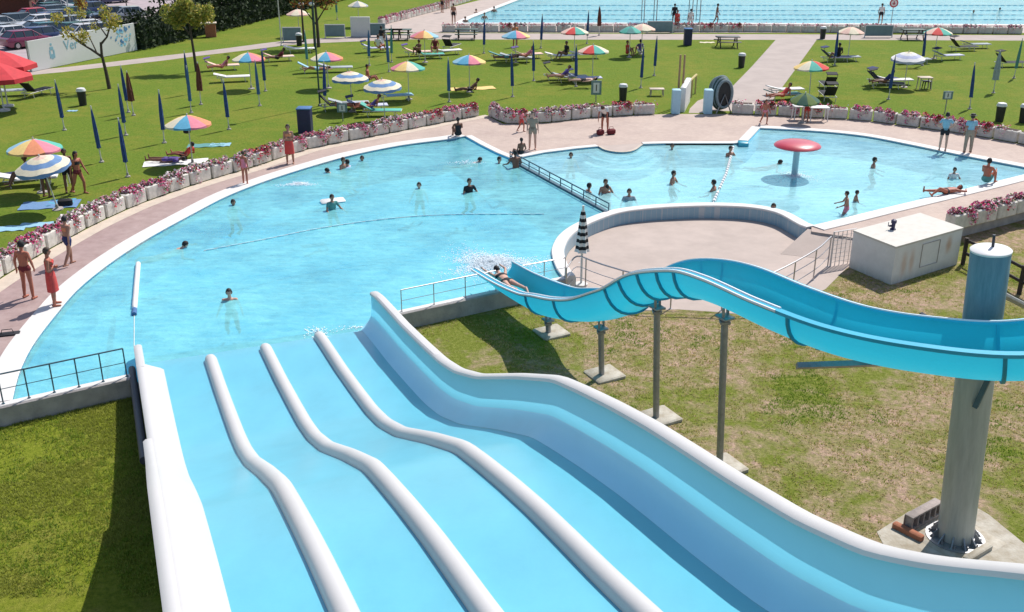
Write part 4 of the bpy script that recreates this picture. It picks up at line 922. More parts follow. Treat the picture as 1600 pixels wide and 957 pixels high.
    masks = {
        'trunks': (nm == 'pelvis') | ((nm == 'thigh') & (par < 0.45)),
        'brief': (nm == 'pelvis') & (((co - np.array(P)) @ np.array(T)) < 0.09) | ((nm == 'thigh') & (par < 0.12)),
        'band': (nm == 'chest') & (np.abs((co - np.array(P + T * 0.35)) @ np.array(T)) < 0.065),
        'shirt': np.isin(nm, ['chest', 'belly']) | ((nm == 'upperarm') & (par < 0.6)) | ((nm == 'pelvis') & (((co - np.array(P)) @ np.array(T)) > 0.02)),
        'suit': np.isin(nm, ['belly']) | ((nm == 'pelvis')) | ((nm == 'chest') & (((co - np.array(P)) @ np.array(T)) < 0.42)) | ((nm == 'thigh') & (par < 0.1)),
        'trousers': (nm == 'pelvis') | (nm == 'thigh') | (nm == 'shin'),
        'hair': (nm == 'head') & ((hu > 0.055) | ((hf < 0.012) & (hu > -0.06)) | ((hf < 0.06) & (hu > 0.02))),
        'long_hair': (nm == 'head') & ((hu > 0.055) | ((hf < 0.012) & (hu > -0.06)) | ((hf < 0.06) & (hu > 0.02))),
    }
    out = {'body': body}
    for key, mk in masks.items():
        th_ = 0.014 if 'hair' in key else 0.009
        if key == 'trousers': th_ = 0.02
        fsel = [f for f in faces if all(mk[i] for i in f)]
        if not fsel: continue
        used = sorted({i for f in fsel for i in f}); mp2 = {i: k for k, i in enumerate(used)}
        me = bpy.data.meshes.new(key); vv = [tuple(co[i] + no[i] * th_) for i in used]; ff_ = [tuple(mp2[i] for i in f) for f in fsel]
        if key == 'long_hair':
            mb2 = MB(); cap(mb2, hc - F * 0.055 - Hd * 0.0, hc - F * 0.075 - Hd * 0.20, 0.06, 0.03, 1.3, X); o_ = len(vv); vv += mb2.v; ff_ += [tuple(i + o_ for i in f) for f in mb2.f]
        me.from_pydata(vv, [], ff_); me.polygons.foreach_set('use_smooth', [True] * len(me.polygons)); out[key] = me
    ey = MB()
    for g in (1, -1): ey.ell(hc + Hd * 0.012 + X * g * 0.03 + F * 0.082, (0.012, 0.008, 0.008), 8, 6, M)
    out['eyes'] = ey.mesh('eyes', ['eye_dark'])
    # skirt / wrap built round the legs
    sk = MB(); k0 = P + T * 0.10; kk = (V(*th[0]).normalized() + V(*th[1]).normalized()).normalized(); rings = []
    for d_, wx, wy in ((0.0, 0.155, 0.115), (0.08, 0.175, 0.13), (0.2, 0.19, 0.14), (0.36, 0.195, 0.145), (0.56, 0.205, 0.15)):
        c = k0 + (kk * d_ if d_ > 0.1 else -T * d_); rings.append([c + S * wx * math.cos(a) + Fb * wy * math.sin(a) * (1 + 0.05 * math.sin(5 * a) * d_ * 2) for a in np.linspace(0, 2 * math.pi, 20, endpoint=False)])
    sk.loft(rings, close=True, cap=False); out['skirt'] = sk.mesh('skirt', ['eye_dark'])
    out['skirt'].materials.clear()
    # lowest point (feet/seat) -> origin
    zmin = co[:, 2].min(); out['zmin'] = zmin; out['hz'] = hc.z
    return out
POSES = {
    'stand': dict(), 'standf': dict(fem=True, voxel=0.012, ua=((0.15, 0.1, -1), (-0.15, 0.1, -1)), fa=((-0.75, -0.6, 0.15), (0.75, -0.6, 0.1))),
    'stand_hd': dict(voxel=0.012, head=(0, -0.15, 1), ua=((0.30, 0.12, -1), (-0.42, 0.08, -1)), fa=((0.15, -0.2, -1), (0.25, -0.5, -0.9)), th=((0.12, -0.08, -1), (-0.10, 0.04, -1)), sh=((0.04, 0.1, -1), (-0.03, 0.06, -1))),
    'walk': dict(voxel=0.014, torso=(0, -0.06, 1), ua=((0.15, -0.35, -1), (-0.15, 0.4, -1)), fa=((0.05, -0.6, -1), (-0.05, 0.15, -1)), th=((0.05, -0.35, -1), (-0.05, 0.25, -1)), sh=((0, 0.05, -1), (0, 0.6, -1))),
    'hips': dict(ua=((0.6, 0.15, -0.8), (-0.6, 0.15, -0.8)), fa=((-0.75, -0.25, -0.5), (0.75, -0.25, -0.5))),
    'standfem': dict(fem=True, ua=((0.2, 0.05, -1), (-0.2, 0.05, -1))),
    'sit': dict(torso=(0, 0.12, 1), ua=((0.3, 0.1, -1), (-0.3, 0.1, -1)), fa=((0.1, -0.7, -0.5), (-0.1, -0.7, -0.5)), th=((0.25, -1, 0.25), (-0.25, -1, 0.25)), sh=((0, -0.35, -0.6), (0, -0.35, -0.6))),
    'sitknees': dict(torso=(0, 0.05, 1), ua=((0.25, -0.55, -0.7), (-0.25, -0.55, -0.7)), fa=((-0.35, -0.75, 0.2), (0.35, -0.75, 0.2)), th=((0.12, -0.85, 0.75), (-0.12, -0.85, 0.75)), sh=((0, -0.25, -1), (0, -0.25, -1))),
    'edge': dict(torso=(0, 0.1, 1), ua=((0.35, 0.3, -1), (-0.35, 0.3, -1)), fa=((0.1, 0.1, -1), (-0.1, 0.1, -1)), th=((0.2, -1, 0.1), (-0.2, -1, 0.1)), sh=((0, -0.15, -1), (0, -0.15, -1))),
    'lie': dict(torso=(0, 1, 0.03), head=(0, 1, 0.15), face=(0, 0, 1), ua=((0.5, -0.7, -0.1), (-0.5, -0.7, -0.1)), fa=((0.2, -1, 0), (-0.2, -1, 0)), th=((0.12, -1, 0.03), (-0.12, -1, 0.03)), sh=((0.05, -1, 0), (-0.05, -1, 0)), foot=((0, -0.2, 1), (0, -0.2, 1))),
    'liebent': dict(torso=(0, 1, 0.05), head=(0, 1, 0.2), face=(0, 0, 1), ua=((0.6, 0.6, 0.0), (-0.5, -0.7, -0.1)), fa=((-0.6, 0.5, 0), (0.2, -1, 0)), th=((0.12, -1, 0.45), (-0.12, -1, 0.05)), sh=((0.05, -0.8, -0.45), (-0.05, -1, 0.1)), foot=((0, -1, 0.1), (0, -0.2, 1))),
    'recline': dict(torso=(0, 0.8, 0.75), head=(0, 0.5, 0.9), ua=((0.35, -0.2, -0.9), (-0.35, -0.2, -0.9)), fa=((0.0, -1, 0.1), (0.0, -1, 0.1)), th=((0.12, -1, 0.12), (-0.12, -1, 0.12)), sh=((0.05, -1, -0.15), (-0.05, -1, -0.15)), foot=((0, -0.3, 1), (0, -0.3, 1))),
    'prone': dict(torso=(0, -1, 0.12), head=(0, -0.9, 0.6), face=(0, -0.5, -0.9), ua=((0.4, -0.8, 0.25), (-0.4, -0.8, 0.25)), fa=((0, -1, 0.0), (0, -1, 0.0)), th=((0.1, 1, 0.05), (-0.1, 1, 0.05)), sh=((0.03, 1, 0.15), (-0.03, 1, 0.1)), foot=((0, 1, 0), (0, 1, 0))),
    'bend': dict(torso=(0, -0.75, 0.65), head=(0, -0.9, 0.35), face=(0, -0.5, -0.9), ua=((0.1, -0.3, -1), (-0.1, -0.3, -1)), fa=((0, -0.3, -1), (0, -0.3, -1)), th=((0.1, -0.05, -1), (-0.1, -0.05, -1)), sh=((0, 0.05, -1), (0, 0.05, -1))),
    'water': dict(torso=(0, -0.12, 1), ua=((0.42, -0.35, -0.8), (-0.42, -0.35, -0.8)), fa=((0.2, -1, -0.35), (-0.2, -1, -0.35)), th=((0.15, -0.5, -0.9), (-0.15, -0.3, -0.9)), sh=((0, 0.9, -0.6), (0, 0.9, -0.6))),
    'swim': dict(torso=(0, -1, 0.25), head=(0, -0.55, 0.8), ua=((0.7, -0.8, 0.1), (-0.6, 0.2, -0.4)), fa=((0, -1, -0.1), (0, -1, -0.3)), th=((0.1, 1, -0.1), (-0.1, 1, -0.1)), sh=((0.05, 1, 0.1), (-0.05, 1, 0.0)), foot=((0, 1, 0), (0, 1, 0))),
}
POSES = {k: make_pose(k, **v) for k, v in POSES.items()}
CLOTHNAME = {'trunks': 'swim_trunks', 'brief': 'swim_briefs', 'band': 'bikini_top', 'shirt': 'shirt', 'suit': 'swimsuit', 'trousers': 'trousers', 'skirt': 'wrap_skirt', 'hair': 'hair', 'long_hair': 'hair'}
def put_mesh(name, me, m_, parent):
    key = (me.name, m_.name)
    if key not in KIDS:
        c = me.copy() if me.users or True else me; c.materials.clear(); c.materials.append(m_); KIDS[key] = c
    return link(name, KIDS[key], parent)
def person(pose, loc, rz, label, skin=1, hair='hair_black', clothes=(), scale=1.0, water=False, long_hair=False, hat=None, group=None):
    P = POSES[pose]; z0 = -P['hz'] if water else -P['zmin']
    t = thing('person', label, 'person', (loc[0], loc[1], loc[2] + z0 * scale), rz, group); t.scale = (scale,) * 3
    put_mesh('body', P['body'], SKINS[skin], t); put_mesh('hair', P['long_hair' if long_hair else 'hair'], MATS[hair], t)
    put_mesh('eyes', P['eyes'], MATS['eye_dark'], t)
    for c, mm in clothes: put_mesh(CLOTHNAME[c], P[c], mm, t)
    if hat:
        mb = MB(); mb.lathe([(0.16, P['hz'] + 0.055), (0.16, P['hz'] + 0.065), (0.1, P['hz'] + 0.075), (0.09, P['hz'] + 0.13), (0.02, P['hz'] + 0.14)], 16); mb.build('hat', hat, t)
    return t
# --- on the decks
def pd(pose, px, py, rz, label, **k): return person(pose, at(px, py, k.pop('z', 0.0)), R(rz), label, **k)
pd('stand_hd', 47, 466, 165, 'tanned man seen from behind in dark red swim briefs walking past the planters', skin=3, clothes=[('brief', cm('maroon', (0.16, 0.015, 0.02)))])
pd('standf', 87, 477, 110, 'woman in red top and long red wrap standing at the pool edge, arms folded', skin=3, hair='hair_brown', clothes=[('suit', RED), ('skirt', RED)], z=0.035, scale=0.99)
pd('walk', 111, 414, 150, 'slim youngster in navy trunks and orange top beside the flowers', skin=1, clothes=[('trunks', NVY), ('band', ORG)], scale=0.93)
pd('stand', 384, 288, 150, 'child in pink swimsuit walking along the promenade by the planters', skin=3, hair='hair_brown', clothes=[('suit', PNK)], scale=0.78)
pd('standf', 454, 256, 10, 'long haired woman with bright orange red wrap around her hips by the planters', skin=1, long_hair=True, clothes=[('band', ORG), ('skirt', RED)], scale=0.98)
pd('sitknees', 716, 214, 200, 'dark haired person in black crouching at the far corner of the big pool', skin=2, clothes=[('suit', BLK)], scale=0.95, z=0.03)
pd('stand', 832, 234, 5, 'man standing at the paddling pool corner in khaki shirt and shorts', skin=0, hair='hair_brown', clothes=[('shirt', KHA), ('trunks', KHA)], scale=1.0)
pd('walk', 815, 206, 60, 'small child in red swimwear running before the corner planters', skin=3, clothes=[('trunks', RED), ('shirt', PNK)], scale=0.62)
pd('bend', 945, 206, -20, 'person in white shirt bending down over dark red bags on the deck', skin=3, hair='hair_brown', clothes=[('shirt', WHT), ('trunks', BLK)], scale=0.98)
pd('walk', 1194, 194, 20, 'sunburnt child walking on the deck right of the rope reel', skin=3, hair='hair_brown', clothes=[('brief', PNK)], scale=0.72)
pd('stand', 1259, 190, 0, 'child in red between the two white tables', skin=3, clothes=[('suit', RED), ('trunks', RED)], scale=0.72)
pd('hips', 1472, 236, 170, 'man in pale blue shirt and black trunks standing on the pool edge', skin=0, clothes=[('shirt', LBL), ('trunks', BLK)], z=0.03)
pd('stand', 1511, 239, 175, 'man in wide dark hat and beige trousers standing on the pool edge', skin=1, clothes=[('shirt', LBL), ('trousers', KHA)], hat='hair_black', z=0.03)
pd('sitknees', 1540, 287, 130, 'man in dark trunks sitting with raised knees on the white pool edge', skin=3, clothes=[('trunks', TEA)], z=0.03, scale=1.05)
pd('liebent', 1476, 303, -70, 'tanned person lying on the back on the white pool edge', skin=3, clothes=[('brief', BLK)], z=0.03)
pd('sit', 814, 247, 210, 'dark haired youngster sitting behind the end of the divider railing', skin=2, clothes=[('trunks', BLK)], z=0.0, scale=0.8)
i0 = 5; p0 = fs[i0]; per = person('prone', (p0.x - 0.02, p0.y, p0.z + drop(i0) + 0.08), math.atan2(Tn[i0].y, Tn[i0].x) - R(90) , 'person in black swimwear diving head first out of the turquoise slide mouth', skin=0, clothes=[('brief', BLK), ('band', BLK)])
rr0 = random.Random(1)
# --- on the upper lawn
pd('stand', 110, 301, 30, 'dark skinned person standing under the edge of the striped parasol on the left', skin=2, clothes=[('trunks', BLK)], scale=1.0)
pd('walk', 126, 303, 70, 'tanned woman with dark red briefs next to the striped parasol on the left', skin=3, long_hair=True, clothes=[('brief', cm('maroon', (0.16, 0.015, 0.02))), ('band', BLK)], scale=0.98)
pd('stand', 74, 308, 160, 'person in dark clothes hidden under the striped parasol on the left', skin=2, clothes=[('trunks', BLK), ('shirt', cm('maroon', (0.16, 0.015, 0.02)))], scale=0.98)
pd('lie', 262, 253, -95, 'sunbather in dark swimwear lying on the white towel behind the planters', skin=2, clothes=[('trunks', PUR), ('shirt', PUR)], z=0.03)
pd('recline', 290, 246, -110, 'sunbather in red top reclining beside the lying one behind the planters', skin=3, clothes=[('shirt', RED), ('trunks', BLK)], z=0.03, scale=0.95)
pd('recline', 735, 143, -80, 'person reclining alone on the long beige towel in the middle lawn', skin=2, clothes=[('trunks', BLK)], z=0.02)
pd('sitknees', 980, 86, 60, 'person in red shirt sitting on the grass left of two navy parasols', skin=1, clothes=[('shirt', RED), ('trunks', RED)], z=0.01)
pd('sitknees', 1000, 84, 200, 'person in violet shirt sitting behind the folded navy parasol', skin=1, clothes=[('shirt', PUR), ('trunks', WHT)], z=0.01)
pd('sit', 680, 82, 0, 'person in dark red sitting upright under the orange parasol', skin=3, clothes=[('suit', cm('maroon', (0.16, 0.015, 0.02)))], z=0.3)
pd('stand', 805, 74, 20, 'person in orange beneath the pink and blue parasol', skin=3, clothes=[('shirt', ORG), ('trunks', BLK)], z=0.0)
pd('standfem', 597, 79, 140, 'person in white skirt standing between two folded blue parasols', skin=2, clothes=[('shirt', BLK), ('skirt', WHT)])
pd('sit', 576, 131, 90, 'dark haired person sitting behind the right striped parasol', skin=3, clothes=[('trunks', BLK)], z=0.3)
for pose, px, py, z, rz, sk_, cl, lb in (('recline', 347, 107, .36, -70, 3, [('suit', PNK)], 'sunbather in pink on the lounger with violet sunshade by the young tree'), ('recline', 434, 93, .36, -75, 2, [('trunks', BLK), ('shirt', cm('maroon', (0.16, 0.015, 0.02)))], 'sunbather in dark red on the lounger between rainbow parasol and lamp post'), ('liebent', 496, 111, .36, -80, 1, [('trunks', LBL)], 'sunbather lying on the light blue lounger left of the lamp post'), ('sitknees', 655, 85, .36, -40, 2, [('trunks', BLK)], 'dark person sitting on the lounger left of the green one'),
    ('lie', 792, 92, .36, -85, 2, [('trunks', TEA)], 'sunbather lying in the shade on the dark green lounger'), ('recline', 822, 90, .36, -80, 3, [('shirt', PNK)], 'sunbather in pink reclining right of the shaded group'), ('sit', 884, 91, .33, -60, 2, [('trunks', BLK), ('shirt', BLK)], 'person in black sitting on the pale lounger left of red and green parasol'), ('recline', 878, 122, .36, -85, 1, [('shirt', PUR)], 'person in purple on the dark lounger left of the front navy parasol'),
    ('lie', 912, 128, .36, -85, 0, [('trunks', BLK)], 'sunbather on the lavender lounger right of the front navy parasol'), ('sit', 1309, 94, .33, 200, 2, [('shirt', BLK), ('trunks', BLK)], 'person in black sitting behind the folded parasol by the wide path'), ('recline', 1382, 130, .36, -80, 2, [('shirt', NVY)], 'person in navy on the lounger in the middle of the right lawn'), ('lie', 1426, 98, .36, -85, 3, [('trunks', RED)], 'sunbather in the shade of the lavender parasol'),
    ('lie', 552, 167, .36, -82, 3, [('brief', BLK)], 'tanned sunbather on the grey lounger by the small sign post'), ('recline', 580, 170, .36, -80, 3, [('suit', PUR)], 'sunbather in purple on the lounger left of the striped parasol pole'), ('recline', 1222, 152, .36, -70, 3, [('suit', RED)], 'sunbather in red on the green lounger by the wide path'), ('sit', 43, 287, .33, -60, 2, [('trunks', PNK)], 'dark person sitting on the pale lounger under the far left parasols'), ('sit', 592, 80, .33, 160, 3, [('shirt', WHT)], 'person in white sitting on the lounger before the white screen')):
    pd(pose, px, py, rz, lb, skin=sk_, clothes=cl, z=z, hair=rr0.choice(['hair_black', 'hair_brown']))
# --- near the far pool
pd('stand', 1053, 38.5, 180, 'slim person in black standing at the far pool edge behind a group', skin=2, clothes=[('shirt', BLK), ('trunks', BLK)])
pd('standfem', 1057, 50, 20, 'person in red top before the far pool wall', skin=3, clothes=[('shirt', RED), ('brief', RED)])
pd('stand', 1078, 48, 180, 'person in white shirt standing behind the tall navy bin', skin=1, clothes=[('shirt', WHT), ('trunks', WHT)])
pd('walk', 1119, 38, 90, 'person walking along the far pool edge right of the canopy', skin=2, clothes=[('trunks', GRY)])
pd('stand', 1375, 38, 160, 'person in white and pink standing at the far pool edge by the round sign', skin=1, clothes=[('shirt', WHT), ('trunks', BLK)])
pd('stand', 709, 38, 160, 'dark haired person standing at the left corner of the far pool', skin=1, hair='hair_brown', clothes=[('trunks', BLK)])
pd('stand', 691, 20, 130, 'first person of a pair on the deck left of the far pool', skin=1, clothes=[('trunks', BLK)])
pd('standfem', 700, 14, 30, 'second person of a pair on the deck left of the far pool', skin=0, clothes=[('suit', BLU)])
# --- in the water
def swimmer(px, py, rz, label, h=0.10, pose='water', **k):
    p = at(px, py, WZ + h); person(pose, p, R(rz), label, water=True, **k)
SW = [(363, 316, 40, 'swimmer up to the neck near the curved left edge of the big pool', 0.10, {}), (260, 387, 120, 'swimmer gliding in the left part of the big pool', 0.10, dict(pose='swim', skin=0)), (358, 456, 10, 'bather nearest the wide slide in the big pool', 0.22, dict(skin=0)),
      (534, 250, 60, 'bather in dark top at the back edge of the big pool, left of a pair', 0.35, dict(skin=1, hair='hair_brown')), (545, 254, 250, 'bather in lilac shirt facing another at the back edge of the big pool', 0.2, dict(skin=0, clothes=[('shirt', LAV)])),
      (566, 247, 0, 'bather with only head out, right of the pair at the back edge', 0.10, {}), (533, 268, -100, 'swimmer lying flat below the pair at the back edge', 0.08, dict(pose='swim', skin=0)),
      (655, 289, 0, 'lone swimmer in the middle of the big pool', 0.12, dict(skin=0)), (732, 283, 30, 'bather in black standing chest high in the middle of the big pool', 0.42, dict(clothes=[('shirt', BLK)])),
      (728, 251, 100, 'swimmer with splash near the shaded side of the big pool', 0.10, dict(pose='swim', skin=0)), (778, 249, 60, 'bather left of the corner group at the divider railing', 0.16, dict(skin=0, clothes=[('shirt', LAV)])),
      (806, 240, 200, 'bather climbing out where the divider railing starts', 0.6, dict(skin=2)), (892, 242, 0, 'bather below the man in khaki in the paddling pool', 0.12, {}),
      (918, 291, 110, 'bather leaning on the divider railing', 0.22, {}), (945, 284, 20, 'taller bather of the pair right of the divider railing', 0.42, dict(hair='hair_brown')), (950, 293, 220, 'shorter bather of the pair right of the divider railing', 0.22, {}),
      (983, 299, 0, 'bather in pale shirt near the round terrace wall', 0.32, dict(clothes=[('shirt', GRY)])), (1050, 228, 0, 'bather by the back edge of the paddling pool right of the bay', 0.15, {}),
      (1050, 271, 60, 'bather in the centre of the paddling pool', 0.40, {}), (1118, 286, 240, 'bather just left of the white float line', 0.30, {}), (1140, 232, 30, 'bather in the back corner beside the float line', 0.32, {}),
      (1197, 254, 90, 'swimmer just left of the red mushroom fountain', 0.06, dict(pose='swim')), (1208, 322, 0, 'bather with head showing behind the terrace wall', 0.12, {}), (1364, 250, 70, 'bather right of the red mushroom fountain', 0.30, {}),
      (1326, 303, 260, 'child standing waist deep near the front edge of the paddling pool', 0.72, dict(scale=0.8, clothes=[('trunks', PNK)])), (1337, 301, 80, 'small child facing another near the front edge of the paddling pool', 0.32, dict(scale=0.75)),
      (1491, 265, 0, 'bather in white shirt in the right end of the paddling pool', 0.36, dict(clothes=[('shirt', WHT)], scale=0.85)),
      (1521, 18, 0, 'left head of two swimming in the far pool', 0.15, {}), (1562, 14, 0, 'right head of two swimming in the far pool', 0.15, {}),
      (744, 16, 0, 'far left head in the swimming pool corner', 0.3, {}), (757, 22, 0, 'bather standing in the near left corner of the far pool', 0.4, {}), (772, 12, 0, 'bather by the left edge of the far pool', 0.4, {}), (727, 28, 0, 'bather closest to the left corner of the far pool', 0.4, {})]
for px, py, rz, lb, h, k in SW: swimmer(px, py, rz, lb, h, **k)
# child with white board
p = at(517, 308, WZ + 0.45); person('water', p, R(40), 'bather in dark shirt sitting on a white board in the big pool', water=True, clothes=[('shirt', TEA)], scale=0.95)
mb = MB(); mb.bbox((0, 0, 0), (0.9, 0.4, 0.09), 0.04); o = mb.build('float_board', 'white_plastic'); p = at(520, 314, WZ + 0.05); o.location = p; o.rotation_euler = (0.1, 0, 0.4); tag(o, 'white floating board under the bather in the big pool', 'board')
# foam splashes : clouds of little droplets
def foam(px, py, rx, ry, n, h, name='water_foam'):
    r_ = random.Random(int(px)); c = at(px, py, WZ); mb = MB()
    for k in range(n):
        a = r_.uniform(0, 6.28); q = min(1.5, abs(r_.gauss(0, 0.5))) * (1 + 0.35 * math.sin(3 * a + px) + 0.2 * math.sin(7 * a)); s_ = r_.uniform(0.006, 0.028); z = abs(r_.gauss(0, h)) * max(0, 1 - q) + 0.008
        c2 = Vector((math.cos(a) * q * rx, math.sin(a) * q * ry, z)); u = Vector((r_.gauss(0, 1), r_.gauss(0, 1), r_.gauss(0, 1))).normalized(); w_ = u.orthogonal().normalized(); x_ = u.cross(w_)
        flat = 0.35 if z < 0.04 else 1.0
        vs = [c2 + Vector((v_.x, v_.y, v_.z * flat)) * s_ for v_ in (u, w_, x_, -u, -w_, -x_)]
        mb.add(vs, [(0, 1, 2), (0, 2, 4), (0, 4, 5), (0, 5, 1), (3, 2, 1), (3, 4, 2), (3, 5, 4), (3, 1, 5)])
    o = mb.build(name, 'foam'); o.location = c; o['kind'] = 'stuff'
foam(768, 412, 1.3, 1.1, 12000, 0.05); foam(468, 288, 0.6, 0.3, 1500, 0.02); foam(728, 256, 1.0, 0.4, 200, 0.08); foam(497, 519, 0.5, 0.4, 160, 0.03); foam(1241, 276, 0.9, 0.8, 1500, 0.03)
for i, (px, py) in enumerate(((340, 562), (425, 545), (510, 528), (560, 512), (270, 575))): foam(px, py, 0.5, 0.15, 90, 0.01)
# ------------------------------------------------------------------ parasols
def open_parasol(cols, rad=1.0, h=2.05, stripes=False, sag=0.36, droop=0.1):
    rad *= 0.92
    t = thing('parasol', 'x', 'parasol'); n = 32; npan = 8; rings = []
    prf = [(0.02, h), (0.25, h - 0.05), (0.5, h - 0.13), (0.75, h - 0.24), (1.0, h - sag)]
    for (q, z) in prf: rings.append([Vector((rad * q * math.cos(a), rad * q * math.sin(a), z + 0.035 * q * abs(math.sin(a * npan / 2)) * -1 + 0.02 * q)) for a in np.linspace(0, 2 * math.pi, n, endpoint=False)])
    rings.append([p * 1.0 + Vector((0, 0, -droop)) for p in rings[-1]])
    for j_ in range(n): rings[-1][j_] = Vector((rings[-2][j_].x * 1.01, rings[-2][j_].y * 1.01, rings[-2][j_].z - droop * (0.75 + 0.25 * math.cos(j_ * math.pi / 2))))
    mb = MB()
    if stripes: mb.loft(rings, close=True, cap=False, mif=lambda i, k: (0, 1, 2, 1, 3, 3)[min(i + 1, 5)] if False else (1, 0, 2, 0, 3)[min(i, 4)])
    else: mb.loft(rings, close=True, cap=False, mif=lambda i, k: (k // (n // npan)) % len(cols))
    mb.build('canopy', cols, t)
    mb = MB(); mb.tube([(0, 0, 0), (0, 0, h + 0.08)], 0.024, 8); mb.build('pole', 'pole_white', t)
    mb = MB()
    for k in range(npan):
        a = 2 * math.pi * k / npan; c, s_ = math.cos(a), math.sin(a); mb.tube([(0, 0, h - 0.03), (c * rad * 0.97, s_ * rad * 0.97, h - sag - 0.02)], 0.009, 4); mb.tube([(0, 0, h - 0.55), (c * rad * 0.5, s_ * rad * 0.5, h - 0.17)], 0.008, 4)
    mb.build('ribs', 'pole_white', t)
    mb = MB(); mb.lathe([(0.0, 0.0), (0.19, 0.0), (0.19, 0.05), (0.06, 0.08), (0.05, 0.22), (0.03, 0.22)], 14); mb.build('base', 'wall_concrete', t)
    return t
def closed_parasol(m_, h=2.35, z0=0.62, r=0.078):
    t = thing('folded_parasol', 'x', 'folded parasol'); n = 24; rings = []
    for (q, z) in ((0.03, h), (0.28, h - 0.08), (0.62, h - 0.4), (0.9, h - 0.9), (1.0, h - 1.25), (0.95, z0 + 0.12), (1.08, z0)):
        rings.append([Vector((r * q * (1 + 0.22 * math.cos(6 * a + z)) * math.cos(a), r * q * (1 + 0.22 * math.cos(6 * a + z)) * math.sin(a), z + 0.02 * math.sin(3 * a))) for a in np.linspace(0, 2 * math.pi, n, endpoint=False)])
    mb = MB(); mb.loft(rings, close=True); mb.build('canopy', m_, t)
    mb = MB(); mb.tube([(0, 0, 0), (0, 0, h + 0.04)], 0.025, 8); mb.build('pole', 'pole_white', t)
    mb = MB(); mb.lathe([(r * 1.03, (h + z0) / 2 - 0.25), (r * 1.06, (h + z0) / 2 - 0.22), (r * 1.06, (h + z0) / 2 - 0.18), (r * 1.02, (h + z0) / 2 - 0.15)], 14); mb.build('strap', m_, t)
    mb = MB(); mb.lathe([(0.0, 0.0), (0.10, 0.0), (0.10, 0.05), (0.05, 0.07), (0.04, 0.18), (0.028, 0.18)], 14); mb.build('base', 'wall_concrete', t)
    return t
RB1 = open_parasol([ORG, YEL, WHT, YEL, YEL, CRM, CYA, PNK]); RB2 = open_parasol([GRN, WHT, LBL, WHT, LBL, YEL, ORG, PNK], 1.05)
RB3 = open_parasol([RED, CRM, YEL, GRN, PEA, RED, GRN, CRM]); RB4 = open_parasol([CRM, YEL, PEA, WHT, LBL, CYA, PNK, YEL]); RB5 = open_parasol([ORG, YEL, CRM, GRN, YEL, CRM, GRN, RED]); RB6 = open_parasol([GRN, WHT, YEL, PEA, PNK, YEL, CRM, GRN])
ST1 = open_parasol([CRM, PEA, BLU, BLU], 1.0, stripes=True, droop=0.16); ST2 = open_parasol([WHT, CRM, LAV, LAV], 1.0, stripes=True, droop=0.16)
PE1 = open_parasol([PEA, CRM], 0.95); OR1 = open_parasol([WHT, YEL, PEA, ORG, PNK, ORG, YEL, LBL], 1.0); GR1 = open_parasol([DGR, cm('moss', (0.14, 0.20, 0.05))], 0.75, 1.5)
GY1 = open_parasol([CRM, GRY], 0.9); GN2 = open_parasol([GRN, TEA], 0.8)
# (proto, canopy px, py, label, tilt, rz)
OP = [(RB1, 293, 188, 'rainbow parasol with a blue panel in the front middle of the left lawn', 0, -0.73), (RB2, 53, 226, 'large orange and green rainbow parasol at the far left of the lawn', 0.0, -0.35),
      (ST1, 77, 249, 'blue bordered striped parasol above standing people at the far left', 0.14, 0), (RB1, 388, 88, 'rainbow parasol between the young tree and two folded blue parasols', 0, -0.73), (RB1, 510, 87, 'rainbow parasol right of the tall lamp post', 0, -0.73),
      (ST1, 547, 118, 'blue striped parasol, left one of the middle pair', 0, 0.3), (ST1, 599, 130, 'blue striped parasol, right one of the middle pair', 0.05, 0.2), (RB6, 637, 102, 'flat pink and green tipped parasol right of the striped pair', 0, -0.35),
      (OR1, 663, 53, 'orange and pale blue parasol beside the path near the dark tables', 0, -0.35), (RB4, 733, 92, 'parasol with blue, red and yellow panels above the beige towel', 0, -0.35), (RB4, 806, 53, 'parasol with blue left panel and pink crown by the path', 0, -0.3),
      (RB3, 898, 47, 'green tipped rainbow parasol touching the far planter row', 0, -0.35), (RB3, 927, 76, 'red and green parasol in the centre of the middle lawn', 0, -0.35), (PE1, 1004, 42, 'cream and peach parasol before the canopy', 0, 0.3), (GN2, 985, 46, 'small dark green parasol half hidden by the cream one', 0, 0),
      (RB5, 1270, 101, 'parasol with green middle panel right beside the wide path', 0.03, -0.73), (PE1, 1330, 47, 'peach coloured parasol by the far path right of the bin', 0, 0), (RB3, 1466, 48, 'red, green and cream parasol at the far path on the right', 0, -0.35),
      (ST2, 1420, 86, 'white and lavender round parasol on the right lawn', 0.08, 0.2), (GY1, 559, 6, 'greyish parasol at the top of the picture behind the white panel', 0, 0), (PE1, 465, 19, 'pale pink parasol in front of the reddish tree', 0, 0), (GR1, 1258, 151, 'low green parasol beside the deck chairs by the wide path', 0.1, 0.4)]
for pr, px, py, lb, tl, rz in OP:
    hh = 1.85 if pr is not GR1 else 1.3
    p = at(px, py, hh); inst(pr, lb, 'parasol', (p.x, p.y, 0.0), rz + R(20), 'open parasols on the lawns', tilt=(tl * 0.7, -tl))
NC = closed_parasol('navy_cloth'); BC = closed_parasol('blue_cloth'); BR = closed_parasol('brown_cloth', 2.2, 0.75, 0.14); GC = closed_parasol('grey_cloth', 2.3, 0.75, 0.16); TC = closed_parasol(TEA)
